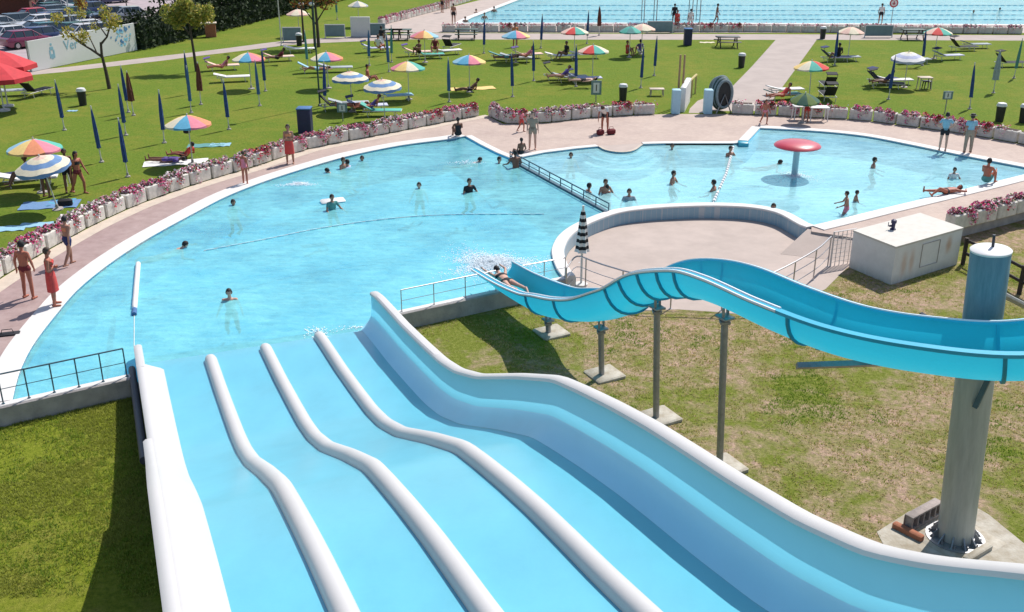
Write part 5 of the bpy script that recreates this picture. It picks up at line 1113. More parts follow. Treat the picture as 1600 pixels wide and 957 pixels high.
CL = [(NC, 101, 204, 'folded navy parasol left of the white lidded bin under the bare tree'), (NC, 201, 176, 'folded navy parasol just behind the folded brown one'), (BR, 209, 181, 'folded reddish brown parasol on the left lawn'), (NC, 197, 212, 'folded navy parasol in front of the brown and navy pair'),
      (NC, 159, 254, 'folded navy parasol standing alone between the striped parasol and the tree'), (NC, 200, 277, 'folded navy parasol nearest the planters on the left lawn'), (NC, 257, 224, 'folded navy parasol just left of the nearest rainbow parasol'), (NC, 296, 148, 'folded navy parasol behind another, above the nearest rainbow parasol'),
      (BC, 299, 177, 'folded blue parasol standing directly above the nearest rainbow parasol'), (BR, 314, 164, 'folded brown parasol beneath the young leafy tree'), (NC, 358, 203, 'folded navy parasol between nearest rainbow parasol and navy cabinet'), (BC, 406, 166, 'folded grey blue parasol, front one below the small rainbow parasol'),
      (NC, 415, 143, 'folded navy parasol, rear one below the small rainbow parasol'), (TC, 481, 108, 'folded teal parasol left of the tall lamp post'), (NC, 508, 168, 'folded violet blue parasol right of the tall lamp post'), (BC, 577, 103, 'folded blue parasol before the white panel'),
      (BC, 608, 113, 'front folded blue parasol of the two left of the flat pink parasol'), (TC, 612, 98, 'rear folded blue parasol of the two left of the flat pink parasol'), (TC, 527, 31, 'folded green parasol on the far slope near the reddish tree'), (BC, 702, 160, 'folded blue parasol nearest the planters in the middle lawn'),
      (NC, 756, 84, 'folded navy parasol at the path edge above the beige towel'), (NC, 845, 76, 'folded navy parasol at the path edge right of the pink parasol'), (BR, 936, 56, 'slim folded brown parasol on the far path'), (NC, 917, 69, 'folded navy parasol behind the red and green parasol'),
      (NC, 834, 127, 'folded navy parasol behind and right of the one in the middle lawn'), (NC, 801, 152, 'folded navy parasol standing in the middle lawn before the group of loungers'), (NC, 900, 136, 'folded navy parasol left of the arrow sign'), (NC, 1001, 138, 'folded navy parasol in front of two seated people'),
      (NC, 1022, 119, 'folded navy parasol right of the two seated people'), (NC, 1304, 103, 'folded navy parasol beside dark deck chairs right of the wide path'), (NC, 1388, 156, 'folded navy parasol with loungers in the middle of the right lawn'), (NC, 1515, 171, 'folded navy parasol near the flowers on the right lawn'),
      (GC, 1552, 146, 'folded pale grey parasol on the right lawn'), (TC, 1584, 123, 'folded teal parasol with dark lounger at the right border'), (NC, 1441, 103, 'folded navy parasol behind the lavender one')]
rr_ = random.Random(4)
for pr, px, py, lb in CL:
    p = at(px, py); inst(pr, lb, 'folded parasol', p, rr_.uniform(0, 6), 'folded parasols on the lawns', tilt=(rr_.uniform(-.02, .03), rr_.uniform(-.05, .01)))
# black and white striped folded parasol by the terrace railing
SPp = thing('folded_parasol', 'folded black and white striped parasol on a pale pole behind the terrace railing', 'folded parasol', at(908, 446, LZ))
mb = MB(); n = 24; rings = []; pz = [(0.05, 2.72), (0.3, 2.6)] + [(0.42 + 0.058 * k, 2.5 - 0.105 * k) for k in range(11)] + [(1.15, 1.36)]
for (q, z) in pz: rings.append([Vector((0.17 * q * (1 + 0.2 * math.cos(6 * a)) * math.cos(a), 0.17 * q * (1 + 0.2 * math.cos(6 * a)) * math.sin(a), z - 0.28)) for a in np.linspace(0, 2 * math.pi, n, endpoint=False)])
mb.loft(rings, close=True, mif=lambda i, k: i % 2); mb.build('canopy', [WHT, BLK], SPp)
mb = MB(); mb.tube([(0, 0, 0), (0, 0, 2.5)], 0.035, 8); mb.lathe([(0.2, 0), (0.2, 0.06), (0.04, 0.08)], 14); mb.build('pole', 'pole_white', SPp)
# red market umbrellas, lower left
def red_umb(px, py, rad, h, lb, rz):
    p = at(px, py, h - 0.3); t = thing('market_umbrella', lb, 'parasol', (p.x, p.y, 0), rz)
    mb = MB(); n = 8; rings = [[Vector((rad * q * math.cos(a), rad * q * math.sin(a), z)) for a in np.linspace(0, 2 * math.pi, n, endpoint=False)] for q, z in ((0.02, h), (0.5, h - 0.3), (1.0, h - 0.72), (1.01, h - 0.95))]
    mb.loft(rings, close=True, cap=False); mb.build('canopy', 'red_canvas', t, False); mb = MB(); mb.tube([(0, 0, 0), (0, 0, h)], 0.04, 8); mb.lathe([(0.3, 0), (0.3, 0.08), (0.05, 0.1)], 12); mb.build('pole', 'pole_white', t)
    for k in range(8): a = k * math.pi / 4; mb = MB(); mb.tube([(0, 0, h - 0.05), (rad * 0.98 * math.cos(a), rad * 0.98 * math.sin(a), h - 0.74)], 0.02, 4); mb.build('rib', 'wood_dark', t)
red_umb(-2, 88, 1.75, 2.9, 'big red umbrella at the left border, behind the other', 0.3); red_umb(-6, 106, 1.7, 2.5, 'big red umbrella at the left border, in front of the other', 0.1)
# ------------------------------------------------------------------ loungers, chairs, tables, bins, signs
def lounger(m_, back=0.5, shade=None, fr='pole_white'):
    t = thing('sun_lounger', 'x', 'sun lounger')
    mb = MB(); mb.tube([(-0.95, -0.3, 0.3), (0.95, -0.3, 0.3)], 0.022, 6); mb.tube([(-0.95, 0.3, 0.3), (0.95, 0.3, 0.3)], 0.022, 6); mb.tube([(-0.95, -0.3, 0.3), (-0.95, 0.3, 0.3)], 0.022, 6); mb.tube([(0.95, -0.3, 0.3), (0.95, 0.3, 0.3)], 0.022, 6); mb.build('frame', fr, t)
    for x in (-0.75, 0.6):
        for y in (-0.3, 0.3): mb = MB(); mb.tube([(x, y, 0.3), (x + 0.06, y, 0)], 0.02, 6); mb.build('leg', fr, t)
    mb = MB(); mb.bbox((0.25, 0, 0.32), (1.4, 0.58, 0.05), 0.015); mb.build('seat', m_, t)
    mb = MB(); c, s_ = math.cos(back), math.sin(back); M = Matrix.Rotation(back, 3, 'Y'); mb.box((-0.45 - 0.35 * c, 0, 0.33 + 0.35 * s_), (0.72, 0.58, 0.05), M=M); mb.build('backrest', m_, t)
    if shade:
        mb = MB(); x0, z0 = -0.45 - 0.7 * c, 0.33 + 0.7 * s_; mb.box((x0 + 0.12, 0, z0 + 0.2), (0.42, 0.6, 0.03), M=Matrix.Rotation(-0.2, 3, 'Y')); mb.tube([(x0, -0.29, z0), (x0, -0.29, z0 + 0.2)], 0.012, 4); mb.tube([(x0, 0.29, z0), (x0, 0.29, z0 + 0.2)], 0.012, 4); mb.build('sunshade', shade, t)
    return t
LG = {'white': lounger(WHT, 0.25), 'blue': lounger(LBL, 0.5), 'navy': lounger(NVY, 0.7, NVY), 'green': lounger(GRN, 0.5), 'dgreen': lounger(TEA, 0.35), 'pink': lounger(PEA, 0.4, PUR), 'dark': lounger(BLK, 0.8, BLK), 'lav': lounger(LAV, 0.4, NVY), 'grey': lounger(GRY, 0.3)}
LS = [('pink', 350, 110, 0.2, 'sun lounger with violet sunshade and a pinkish person near the young tree'), ('white', 366, 128, 0.15, 'long white sun lounger below the young leafy tree'), ('pink', 437, 96, 0.25, 'pink sun lounger with dark bag between rainbow parasol and lamp post'),
      ('white', 470, 83, 0.1, 'flat pale lounger below the left notice board'), ('blue', 494, 114, 0.1, 'light blue sun lounger with bags left of the lamp post'), ('grey', 527, 113, 0.05, 'pale lounger below the rainbow parasol by the lamp post'), ('dark', 530, 173, 0.1, 'dark lounger in front of the lamp post'), ('grey', 548, 170, 0.1, 'grey lounger beside the small sign post'),
      ('lav', 577, 174, 0.1, 'lavender lounger left of the striped parasol pole'), ('green', 598, 182, -0.1, 'greenish lounger close to the planters'), ('blue', 618, 158, 0.2, 'bright light blue lounger under the right striped parasol'), ('lav', 590, 82, 0.1, 'lounger with black bag before the white panel'),
      ('pink', 655, 88, 0.1, 'lounger with dark sitter left of the green one'), ('green', 672, 92, 0.1, 'green lounger under the orange parasol'), ('white', 700, 86, 0.3, 'white lounger at the right end of the green one'), ('dark', 706, 78, 1.2, 'dark chair behind the white lounger'),
      ('dgreen', 790, 94, 0.15, 'dark green lounger under the pink and blue parasol'), ('grey', 808, 97, -0.1, 'grey lounger in the shade of the pink and blue parasol'), ('pink', 826, 92, 0.3, 'pinkish lounger at the right of the shaded group'), ('white', 878, 94, 0.1, 'pale lounger with dark bag left of the red and green parasol'), ('white', 916, 92, 0.1, 'cream lounger just beneath the red and green parasol'),
      ('dark', 875, 125, 0.1, 'dark lounger with purple towel left of the front navy parasol'), ('grey', 893, 128, 0.2, 'pale grey lounger behind the front navy parasol'), ('lav', 915, 130, 0.1, 'lavender lounger right of the front navy parasol'),
      ('white', 1228, 148, 0.2, 'cream lounger at the edge of the wide path'), ('dgreen', 1224, 156, 0.3, 'green lounger with red bags at the edge of the wide path'), ('dark', 1292, 156, 1.5, 'black reclining chair beside the low green parasol'), ('dark', 1292, 140, 1.5, 'black reclining chair behind another by the low green parasol'),
      ('navy', 1306, 97, 0.1, 'navy lounger around the folded parasol by the wide path'), ('grey', 1320, 96, 0.0, 'pale grey lounger right of the folded parasol by the wide path'), ('navy', 1380, 132, 0.3, 'navy lounger with sunshade in the middle of the right lawn'), ('dark', 1384, 138, -0.2, 'dark maroon lounger below the navy one on the right lawn'), ('white', 1399, 133, 0.1, 'small white lounger right of the folded parasol on the right lawn'),
      ('lav', 1482, 94, 0.2, 'white and blue lounger with navy headrest right of the lavender parasol'), ('grey', 1430, 100, 0.1, 'lounger in the shade of the lavender parasol'), ('dark', 1505, 80, 0.1, 'lounger with black back on the right lawn by the path'), ('grey', 1525, 76, 0.1, 'long grey lounger on the right lawn by the path'), ('dark', 1578, 105, 0.1, 'black lounger at the right border'), ('navy', 26, 284, 0.5, 'navy reclining chair under the rainbow parasol at the far left'), ('white', 50, 290, 0.2, 'pale lounger in the shade of the striped parasol'), ('dark', 60, 150, 1.2, 'dark chair standing under the red umbrellas'), ('grey', 20, 150, 0.2, 'grey lounger below the red umbrellas')]
for kk_, px, py, rz, lb in LS: inst(LG[kk_], lb, 'sun lounger', at(px, py), rz + (0.0 if px > 700 else 0.1), 'sun loungers on the lawns')
for px, py, sx_, sy_, rz, m_, lb in ((738, 139, 2.6, 0.9, 0.25, YEL, 'long beige towel under the reclining person'), (275, 255, 2.6, 0.9, 0.25, WHT, 'white and orange towel behind the planters'), (78, 321, 2.0, 1.0, 0.2, BLU, 'purple blue towel under the striped parasol'), (96, 317, 0.9, 0.8, 0.2, CYA, 'turquoise towel right of the purple one'),
                                (322, 228, 1.6, 0.7, 0.15, TEA, 'dark green mat below the nearest rainbow parasol'), (344, 227, 0.9, 0.6, 0.1, LBL, 'pale green cloth right of the dark mat'), (13, 358, 1.1, 0.6, 0.2, LBL, 'pale cloth on the grass at the left border'), (58, 352, 1.1, 0.5, 0.2, LBL, 'pale cloth on the grass next to the planters'), (113, 174, 0.5, 0.3, 0.0, LBL, 'small pale cloth near the bin'), (1105, 67, 1.1, 0.5, 0.0, CRM, 'small cream towel near the tall navy bin')):
    mb = MB(); nx, ny = 12, 6
    gv_ = [[(sx_ * (i / nx - .5), sy_ * (j / ny - .5) * (1 + 0.06 * math.sin(i * 1.7)), 0.018 + 0.012 * math.sin(i * 1.3 + j * 2.1)) for j in range(ny + 1)] for i in range(nx + 1)]
    mb.loft(gv_); mb.loft([[(x, y, 0.004) for x, y, z in r_][::-1] for r_ in gv_]); o = mb.build('towel', m_); o.location = at(px, py) + Vector((0, 0, 0.004)); o.rotation_euler = (0, 0, rz); tag(o, lb, 'towel')
def table(px, py, w_, d_, h, lb, m_='white_plastic', rz=0.0):
    t = thing('garden_table', lb, 'table', at(px, py), rz); mb = MB(); mb.bbox((0, 0, h - 0.02), (w_, d_, 0.05), 0.012); mb.build('tabletop', m_, t)
    for x in (-1, 1):
        for y in (-1, 1): mb = MB(); mb.tube([(x * (w_ / 2 - 0.08), y * (d_ / 2 - 0.08), h - 0.03), (x * (w_ / 2 - 0.05), y * (d_ / 2 - 0.05), 0)], [0.035, 0.025], 6); mb.build('leg', m_, t)
table(1249, 187, 0.75, 0.6, 0.7, 'small white plastic table left of the child in red'); table(1277, 189, 0.95, 0.6, 0.7, 'wider white plastic table right of the child in red')
table(92, 290, 0.8, 0.6, 0.75, 'white table with lavender cloth under the striped parasol', rz=0.2); table(1026, 150, 0.8, 0.5, 0.4, 'low cream table behind the planters left of the gateway', 'cream_kerb')
table(1443, 140, 0.75, 0.6, 0.7, 'small white topped table on the right lawn', 'cream_kerb')
table(1447, 139, 0.45, 0.45, 0.45, 'dark stool beneath the white topped table', 'black_plastic')
def picnic(px, py, lb, rz=0.0, m_='dark_green'):
    t = thing('picnic_table', lb, 'picnic table', at(px, py), rz); mb = MB(); mb.bbox((0, 0, 0.73), (1.7, 0.7, 0.06), 0.01); mb.build('tabletop', m_, t)
    for y in (-0.72, 0.72): mb = MB(); mb.bbox((0, y, 0.44), (1.7, 0.26, 0.05), 0.01); mb.build('bench', m_, t)
    for x in (-0.6, 0.6):
        mb = MB(); mb.tube([(x, -0.25, 0.7), (x, -0.75, 0)], 0.045, 4); mb.tube([(x, 0.25, 0.7), (x, 0.75, 0)], 0.045, 4); mb.tube([(x, -0.72, 0.42), (x, 0.72, 0.42)], 0.04, 4); mb.build('trestle', 'wood_dark', t)
picnic(612, 62, 'left dark green picnic table beside the far path'); picnic(626, 62, 'second dark green picnic table touching the left one beside the far path'); picnic(729, 61.5, 'dark green picnic table left of the folded navy parasol on the path'); picnic(1425, 62, 'dark picnic table on the right beside the far path'); picnic(1136, 74, 'black and white picnic bench at the lawn corner by the wide path', m_='black_plastic')
def bin_(px, py, lb, body='black_plastic', lid='white_plastic', r=0.22, h=0.75):
    t = thing('litter_bin', lb, 'litter bin', at(px, py)); mb = MB(); mb.lathe([(r * 0.85, 0), (r, h * 0.9), (r * 1.02, h)], 18); mb.build('body', body, t)
    mb = MB(); mb.lathe([(r * 1.12, h), (r * 1.12, h + 0.05), (r * 0.9, h + 0.15), (0.03, h + 0.19)], 18); mb.build('lid', lid, t)
bin_(130, 165, 'dark litter bin with white lid under the bare tree'); bin_(1158, 106, 'dark litter bin with pale lid at the edge of the wide path'); bin_(973, 158, 'dark litter bin with white lid behind the planters left of the gateway'); bin_(1561, 190, 'black litter bin with white lid behind the right planters')
bin_(1285, 61, 'dark litter bin on the far path beside the wide path'); bin_(1598, 192, 'dark litter bin at the right border behind the planters'); bin_(468, 72, 'small dark bin by the left notice board')
for px, py, w_, h_, lb in ((478, 208, 0.62, 1.15, 'navy blue cabinet standing behind the planters'), (1074, 71, 0.55, 1.15, 'tall navy blue container at the far path')):
    t = thing('container', lb, 'container', at(px, py)); mb = MB(); mb.bbox((0, 0, h_ / 2), (w_, w_, h_), 0.03); mb.build('body', 'navy_plastic', t); mb = MB(); mb.bbox((0, 0, h_ + 0.02), (w_ + 0.05, w_ + 0.05, 0.07), 0.02); mb.build('lid', 'blue_cloth', t)
def sign(px, py, h, w_, hh, lb, kind='rect'):
    t = thing('sign_post', lb, 'sign', at(px, py)); mb = MB(); mb.tube([(0, 0, 0), (0, 0, h)], 0.03, 8); mb.build('post', 'galvanised', t)
    mb = MB()
    if kind == 'rect': mb.bbox((0, -0.045, h - hh / 2), (w_, 0.03, hh), 0.008); mb.build('panel', 'panel_teal', t); mb = MB(); mb.box((0, -0.0635, h - hh / 2), (w_ * 0.6, 0.004, hh * 0.72)); mb.build('notice', 'white_plastic', t); mb = MB(); mb.box((0, -0.068, h - hh / 2), (w_ * 0.09, 0.003, hh * 0.45)); mb.build('mark', 'black_plastic', t)
    else:
        def disc(r, y, m_, nm):
            mb = MB(); mb.lathe([(0.0, -0.008), (r, -0.008), (r, 0.008), (0.0, 0.008)], 28)
            for i_, v_ in enumerate(mb.v): mb.v[i_] = (v_[0], y + v_[2], h - hh / 2 + v_[1])
            mb.build(nm, m_, t)
        disc(0.36, -0.045, 'red_plastic', 'ring'); disc(0.25, -0.060, 'white_plastic', 'disc')
        mb = MB(); mb.box((0, -0.073, h - hh / 2), (0.09, 0.006, 0.3)); mb.box((0.0, -0.073, h - hh / 2 - 0.05), (0.25, 0.006, 0.06)); mb.build('symbol', 'red_plastic', t)
sign(931, 160, 1.15, 0.55, 0.75, 'small grey notice on a post behind the middle planters'); sign(1476, 178, 1.15, 0.5, 0.42, 'small notice with one dark stroke on a post behind the right planters'); sign(536, 190, 0.9, 0.5, 0.45, 'white and teal notice on a post near the navy cabinet'); sign(1392, 39, 2.1, 0.6, 0.7, 'round red ringed prohibition sign on a post at the far pool', 'round')
def board(px, py, w_, h, lb, m_='panel_teal'):
    t = thing('notice_board', lb, 'notice board', at(px, py)); mb = MB(); mb.bbox((0, 0, h / 2 + 0.12), (w_, 0.06, h), 0.01); mb.build('panel', m_, t)
    mb = MB(); z0 = 0.12; mb.tube([(-w_ / 2, 0, 0), (-w_ / 2, 0, z0 + h + 0.03), (w_ / 2, 0, z0 + h + 0.03), (w_ / 2, 0, 0)], 0.045, 6); mb.build('frame', 'white_plastic', t)
board(457, 66, 1.35, 0.9, 'dark teal panel in white frame, leftmost by the path'); board(524, 60, 1.5, 0.85, 'dark teal panel in white frame right of the lamp post'); board(588, 58, 1.4, 0.85, 'dark teal panel beside the white screen'); board(1031, 52, 2.0, 0.75, 'grey teal panel before the far pool below the canopy'); board(1372, 59, 2.1, 0.75, 'grey teal panel before the far pool by the round sign')
t = thing('white_screen', 'tall plain white screen beside the far path', 'screen', at(564, 58)); mb = MB(); mb.bbox((0, 0, 0.75), (1.5, 0.12, 1.5), 0.02); mb.build('panel', 'white_plastic', t); mb = MB(); mb.box((-0.7, 0.2, 0.03), (0.1, 0.7, 0.06)); mb.box((0.7, 0.2, 0.03), (0.1, 0.7, 0.06)); mb.build('feet', 'galvanised', t)
# dark red bags in front of the bending person, small deck items
for px, py, m_, lb, sx_ in ((938, 208, cm('maroon', (0.16, 0.015, 0.02)), 'dark red bag left under the bending person', 0.35), (955, 207, cm('maroon', (0.16, 0.015, 0.02)), 'dark red bag right under the bending person', 0.4), (1058, 124, BLK, 'x', 0), (292, 205, BLK, 'black bag hanging at the pole of the nearest rainbow parasol', 0.3), (102, 318, BLK, 'black bag at the foot of the striped parasol', 0.5), (88, 228, BLK, 'x', 0), (877, 86, BLK, 'black bag on the pale lounger left of the red and green parasol', 0.4), (1222, 163, RED, 'red bag on the grass at the edge of the wide path', 0.5), (11, 518, BLK, 'dark sandals and cloth lying at the left deck edge', 0.6), (1240, 176, RED, 'x', 0)):
    if not sx_: continue
    zz = 0.0 if py not in (205,) else 1.05
    p = at(px, py, zz + 0.1); t = thing('bag', lb, 'bag', (p.x, p.y, zz), 0.3); mb = MB(); hh = 0.26 if px != 11 else 0.05; mb.bbox((0, 0, hh / 2), (sx_, 0.22, hh), min(0.05, hh / 3)); mb.build('body', m_, t)
    mb = MB(); mb.tube([(-sx_ * 0.25, 0, hh - 0.01), (-sx_ * 0.2, 0, hh + 0.1), (sx_ * 0.2, 0, hh + 0.1), (sx_ * 0.25, 0, hh - 0.01)], 0.012, 5); mb.build('handle', m_, t)
# white canopy at the far pool
cx = [at(1006, 37), at(1093, 37)]; t = thing('canopy', 'white canopy on thin poles at the far pool edge', 'canopy', cx[0]); dx = (cx[1] - cx[0]).x
for x in (0, 1.05, dx * 0.86, dx): mb = MB(); mb.tube([(x, 0, 0), (x, 0, 2.35)], 0.04, 6); mb.tube([(x, 1.8, 0), (x, 1.8, 2.35)], 0.04, 6); mb.build('pole', 'galvanised', t)
mb = MB(); mb.loft([[(x, y, 2.35 + 0.35 * math.sin(math.pi * u)) for x in np.linspace(-0.2, dx + 0.2, 9)] for u, y in zip(np.linspace(0, 1, 9), np.linspace(-0.2, 2.1, 9))]); mb.loft([[(x, -0.2, 2.35) for x in np.linspace(-0.2, dx + 0.2, 9)], [(x, -0.2, 2.15) for x in np.linspace(-0.2, dx + 0.2, 9)]]); mb.build('roof', WHT, t)
# lamp posts
def lamp(px, py, h, lb, m_='galvanised', r=0.05):
    t = thing('lamp_post', lb, 'lamp post', at(px, py)); mb = MB(); mb.tube([(0, 0, 0), (0, 0, h)], [r, r * 0.6], 8); mb.lathe([(r * 2, 0), (r * 2, 0.08), (r, 0.12)], 10); mb.build('pole', m_, t)
    mb = MB(); mb.ell((0, 0, h + 0.12), (0.2, 0.2, 0.14)); mb.build('lamp_head', 'white_plastic', t)
lamp(500, 166, 7.5, 'tall green lamp post standing before the rainbow parasol', 'dark_green'); lamp(440, 72, 6.5, 'thin white lamp post beside the path below the hedge', 'pole_white', 0.045); lamp(113, 55, 6.0, 'white lamp post between the parked cars', 'pole_white', 0.06)
lamp(492, 78, 3.0, 'dark double post left of the rainbow parasol by the path', 'black_plastic', 0.07); lamp(475, 66, 2.6, 'reddish brown post right of the leftmost teal panel', 'wood_dark', 0.09)
# ------------------------------------------------------------------ banner wall, hedge, trees, car park
b0, b1 = at(50, 113), at(214, 79); bw = thing('banner_wall', 'long white banner wall with pale blue lettering in front of the car park', 'banner', b0, math.atan2((b1 - b0).y, (b1 - b0).x)); L = (b1 - b0).length
mb = MB(); mb.bbox((L / 2, 0, 0.95), (L, 0.08, 1.85), 0.01); mb.build('panel', mat('banner_white', (0.66, 0.66, 0.64), 0.7, 0.06, 0.5), bw)
for k in range(6): mb = MB(); mb.tube([(L * k / 5, 0.1, 0), (L * k / 5, 0.1, 1.9)], 0.04, 6); mb.build('post', 'galvanised', bw)
BTX = mat('banner_blue', (0.22, 0.42, 0.50), 0.7)
mb = MB(); lx = L * 0.19   # little figure logo
mb.box((lx - 0.16, -0.048, 0.85), (0.12, 0.006, 0.5)); mb.box((lx + 0.16, -0.048, 0.85), (0.12, 0.006, 0.5)); mb.box((lx, -0.049, 1.2), (0.3, 0.006, 0.2)); mb.box((lx, -0.048, 0.7), (0.16, 0.006, 0.3)); mb.box((lx, -0.05, 1.45), (0.14, 0.006, 0.14)); mb.build('logo', BTX, bw, False)
def text_mesh(s_, size, name, m_, parent, loc, rot):
    cu = bpy.data.curves.new(name, 'FONT'); cu.body = s_; cu.size = size; cu.extrude = 0.004; ob = bpy.data.objects.new(name, cu); COL.objects.link(ob)
    dg = bpy.context.evaluated_depsgraph_get(); dg.update(); me = bpy.data.meshes.new_from_object(ob.evaluated_get(dg)); bpy.data.objects.remove(ob)
    me.materials.clear(); me.materials.append(m_); o = link(name, me, parent, loc); o.rotation_euler = rot; return o
text_mesh('Ver', 0.85, 'lettering', BTX, bw, (L * 0.30, -0.05, 0.95), (R(90), 0, 0))
mb = MB(); r_ = random.Random(5)
for k in range(46):
    x = L * 0.86 + r_.gauss(0, 0.035) * L; z = 1.15 + r_.uniform(-0.6, 0.6); s_ = r_.uniform(0.05, 0.14); a = r_.uniform(0, 3)
    y_ = -0.0425 - k * 0.0004
    mb.add([(x + s_ * math.cos(a + q * math.pi / 2), y_, z + s_ * math.sin(a + q * math.pi / 2)) for q in range(4)], [(0, 1, 2, 3)], k % 2)
mb.build('splash_artwork', [mat('banner_sky', (0.25, 0.55, 0.72), 0.7), mat('banner_deep', (0.08, 0.22, 0.42), 0.7)], bw, False)
def leafquads(mb, blobs, n, smin, smax, seed, nmi=1, fill=0.0):
    r_ = np.random.default_rng(seed); wts = np.array([b_[1] ** 3 for b_ in blobs]); wts /= wts.sum(); idx = r_.choice(len(blobs), n, p=wts)
    for i in range(n):
        c, rad = blobs[idx[i]]; d_ = Vector(r_.normal(size=3)).normalized(); q = (fill + (1 - fill) * r_.random()) ** 0.45
        p = Vector(c) + d_ * rad * q; u = Vector(r_.normal(size=3)).normalized(); v_ = u.cross(Vector(r_.normal(size=3))).normalized(); s_ = r_.uniform(smin, smax)
        mb.add([p + u * s_, p + v_ * s_ * 0.6, p - u * s_, p - v_ * s_ * 0.6], [(0, 1, 2, 3)], int(r_.integers(nmi)))
def tree(px, py, lb, trunk, limbs, blobs, nl, leafm, ls=(0.08, 0.16), seed=1):
    t = thing('tree', lb, 'tree', at(px, py)); mb = MB(); mb.tube(trunk[0], trunk[1], 8); mb.build('trunk', 'bark', t)
    for l_ in limbs: mb = MB(); mb.tube(l_[0], l_[1], 6); mb.build('limb', 'bark', t)
    mb = MB(); leafquads(mb, blobs, nl, ls[0], ls[1], seed, len(leafm)); mb.build('crown', leafm, t, False)
zc1 = 2.4
tree(171, 139, 'almost bare young tree with two limbs before the banner wall', ([(0, 0, 0), (-0.05, 0, 0.9), (-0.15, 0, 1.9), (-0.1, 0, 2.6)], [0.12, 0.1, 0.08, 0.07]),
     [([(-0.15, 0, 1.8), (-0.7, 0, 2.2), (-1.3, 0.2, 2.5), (-2.0, 0.2, 3.0)], [0.08, 0.06, 0.045, 0.02]), ([(-0.1, 0, 2.5), (0.3, 0, 2.9), (0.6, 0, 3.6), (0.5, 0.1, 4.4)], [0.07, 0.05, 0.035, 0.015]), ([(-1.0, 0.1, 2.4), (-1.6, -0.2, 3.0), (-2.3, 0, 3.7)], [0.05, 0.03, 0.012]), ([(0.3, 0, 2.9), (-0.3, 0.3, 3.7), (-0.5, 0.2, 4.4)], [0.04, 0.03, 0.012]), ([(-0.4, 0, 2.0), (-0.9, 0.3, 3.1), (-1.1, 0.2, 3.9)], [0.04, 0.025, 0.01])],
     [((0.7, 0, 3.7), 0.55), ((0.4, 0, 4.3), 0.4), ((-1.1, 0, 2.9), 0.45), ((-1.9, 0, 3.1), 0.4), ((-2.3, 0, 3.9), 0.4), ((-1.1, 0.2, 4.1), 0.35), ((-0.4, 0.1, 3.4), 0.3), ((-1.6, 0, 4.3), 0.3)], 900, ['leaf_yellow', 'leaf_olive', 'leaf_yellow'], (0.05, 0.12), 3)
tree(307, 112, 'young tree with loose yellow green crown in front of the dark hedge', ([(0, 0, 0), (-0.03, 0, 1.2), (-0.08, 0, 2.3), (-0.1, 0, 2.9)], [0.1, 0.085, 0.07, 0.06]),
     [([(-0.08, 0, 2.2), (-0.7, 0.1, 2.9), (-1.3, 0, 3.5)], [0.05, 0.035, 0.015]), ([(-0.1, 0, 2.5), (0.5, 0, 3.0), (1.0, 0.1, 3.6)], [0.05, 0.03, 0.015]), ([(-0.1, 0, 2.8), (-0.1, 0.2, 3.5), (-0.2, 0.2, 4.1)], [0.05, 0.03, 0.015])],
     [((-1.2, 0, 3.5), 0.65), ((-0.5, 0.3, 3.6), 0.75), ((0.3, 0, 3.5), 0.7), ((0.95, 0, 3.4), 0.6), ((-0.2, 0, 4.1), 0.5), ((-0.8, 0, 2.9), 0.45), ((0.3, 0.2, 2.9), 0.4), ((1.2, 0, 3.9), 0.3)], 2600, ['leaf_yellow', 'leaf_olive', 'leaf_olive'], (0.06, 0.13), 4)
tree(498, 74, 'tree with thin reddish brown crown at the top of the picture', ([(0, 0, 0), (0.0, 0, 1.6), (-0.05, 0, 3.0)], [0.13, 0.1, 0.08]),
     [([(0, 0, 1.5), (-0.8, 0, 2.6), (-1.5, 0, 3.6)], [0.06, 0.04, 0.02]), ([(0, 0, 1.8), (0.7, 0, 2.8), (1.2, 0, 3.9)], [0.06, 0.04, 0.02]), ([(-0.05, 0, 2.9), (0.1, 0, 4.5)], [0.07, 0.02])],
     [((-1.2, 0, 3.5), 0.8), ((0, 0, 3.8), 1.0), ((1.1, 0, 3.6), 0.8), ((0.3, 0, 4.9), 1.0), ((-0.8, 0.1, 4.7), 0.8), ((0.7, 0, 2.9), 0.45)], 2200, ['leaf_red', 'leaf_red', 'leaf_olive'], (0.06, 0.13), 5)
hb = [at(236, 78), at(330, 54), at(450, 24), at(560, -4), at(640, -26)]
hg = thing('hedge', 'tall dense dark evergreen hedge between lawn and car park', 'hedge', hb[0]); mb = MB(); r_ = random.Random(2); bl = []
hp_ = resample([p - hb[0] for p in hb], 0.55); nrm_ = Vector((-(hb[1] - hb[0]).y, (hb[1] - hb[0]).x, 0)).normalized()
for i, p in enumerate(hp_):
    top = 2.0 + 0.9 * min(1, i / 20) + r_.uniform(-0.25, 0.3)
    for z in np.arange(0.35, top, 0.55):
        for q in (0.45, 1.3, 2.1): bl.append((p + nrm_ * (q + r_.uniform(-0.15, 0.15)) + Vector((0, 0, z)), r_.uniform(0.4, 0.62)))
leafquads(mb, bl, 34000, 0.09, 0.20, 11, 2, 0.5); mb.build('foliage', ['conifer', mat('conifer_light', (0.035, 0.06, 0.015), 0.9, 0.4, 3)], hg, False)
mb = MB(); ribbon(mb, [p - hb[0] for p in hb], 0.5, 2.2, 0, 1.75, bev=0.2); mb.build('inner_growth', 'conifer', hg)
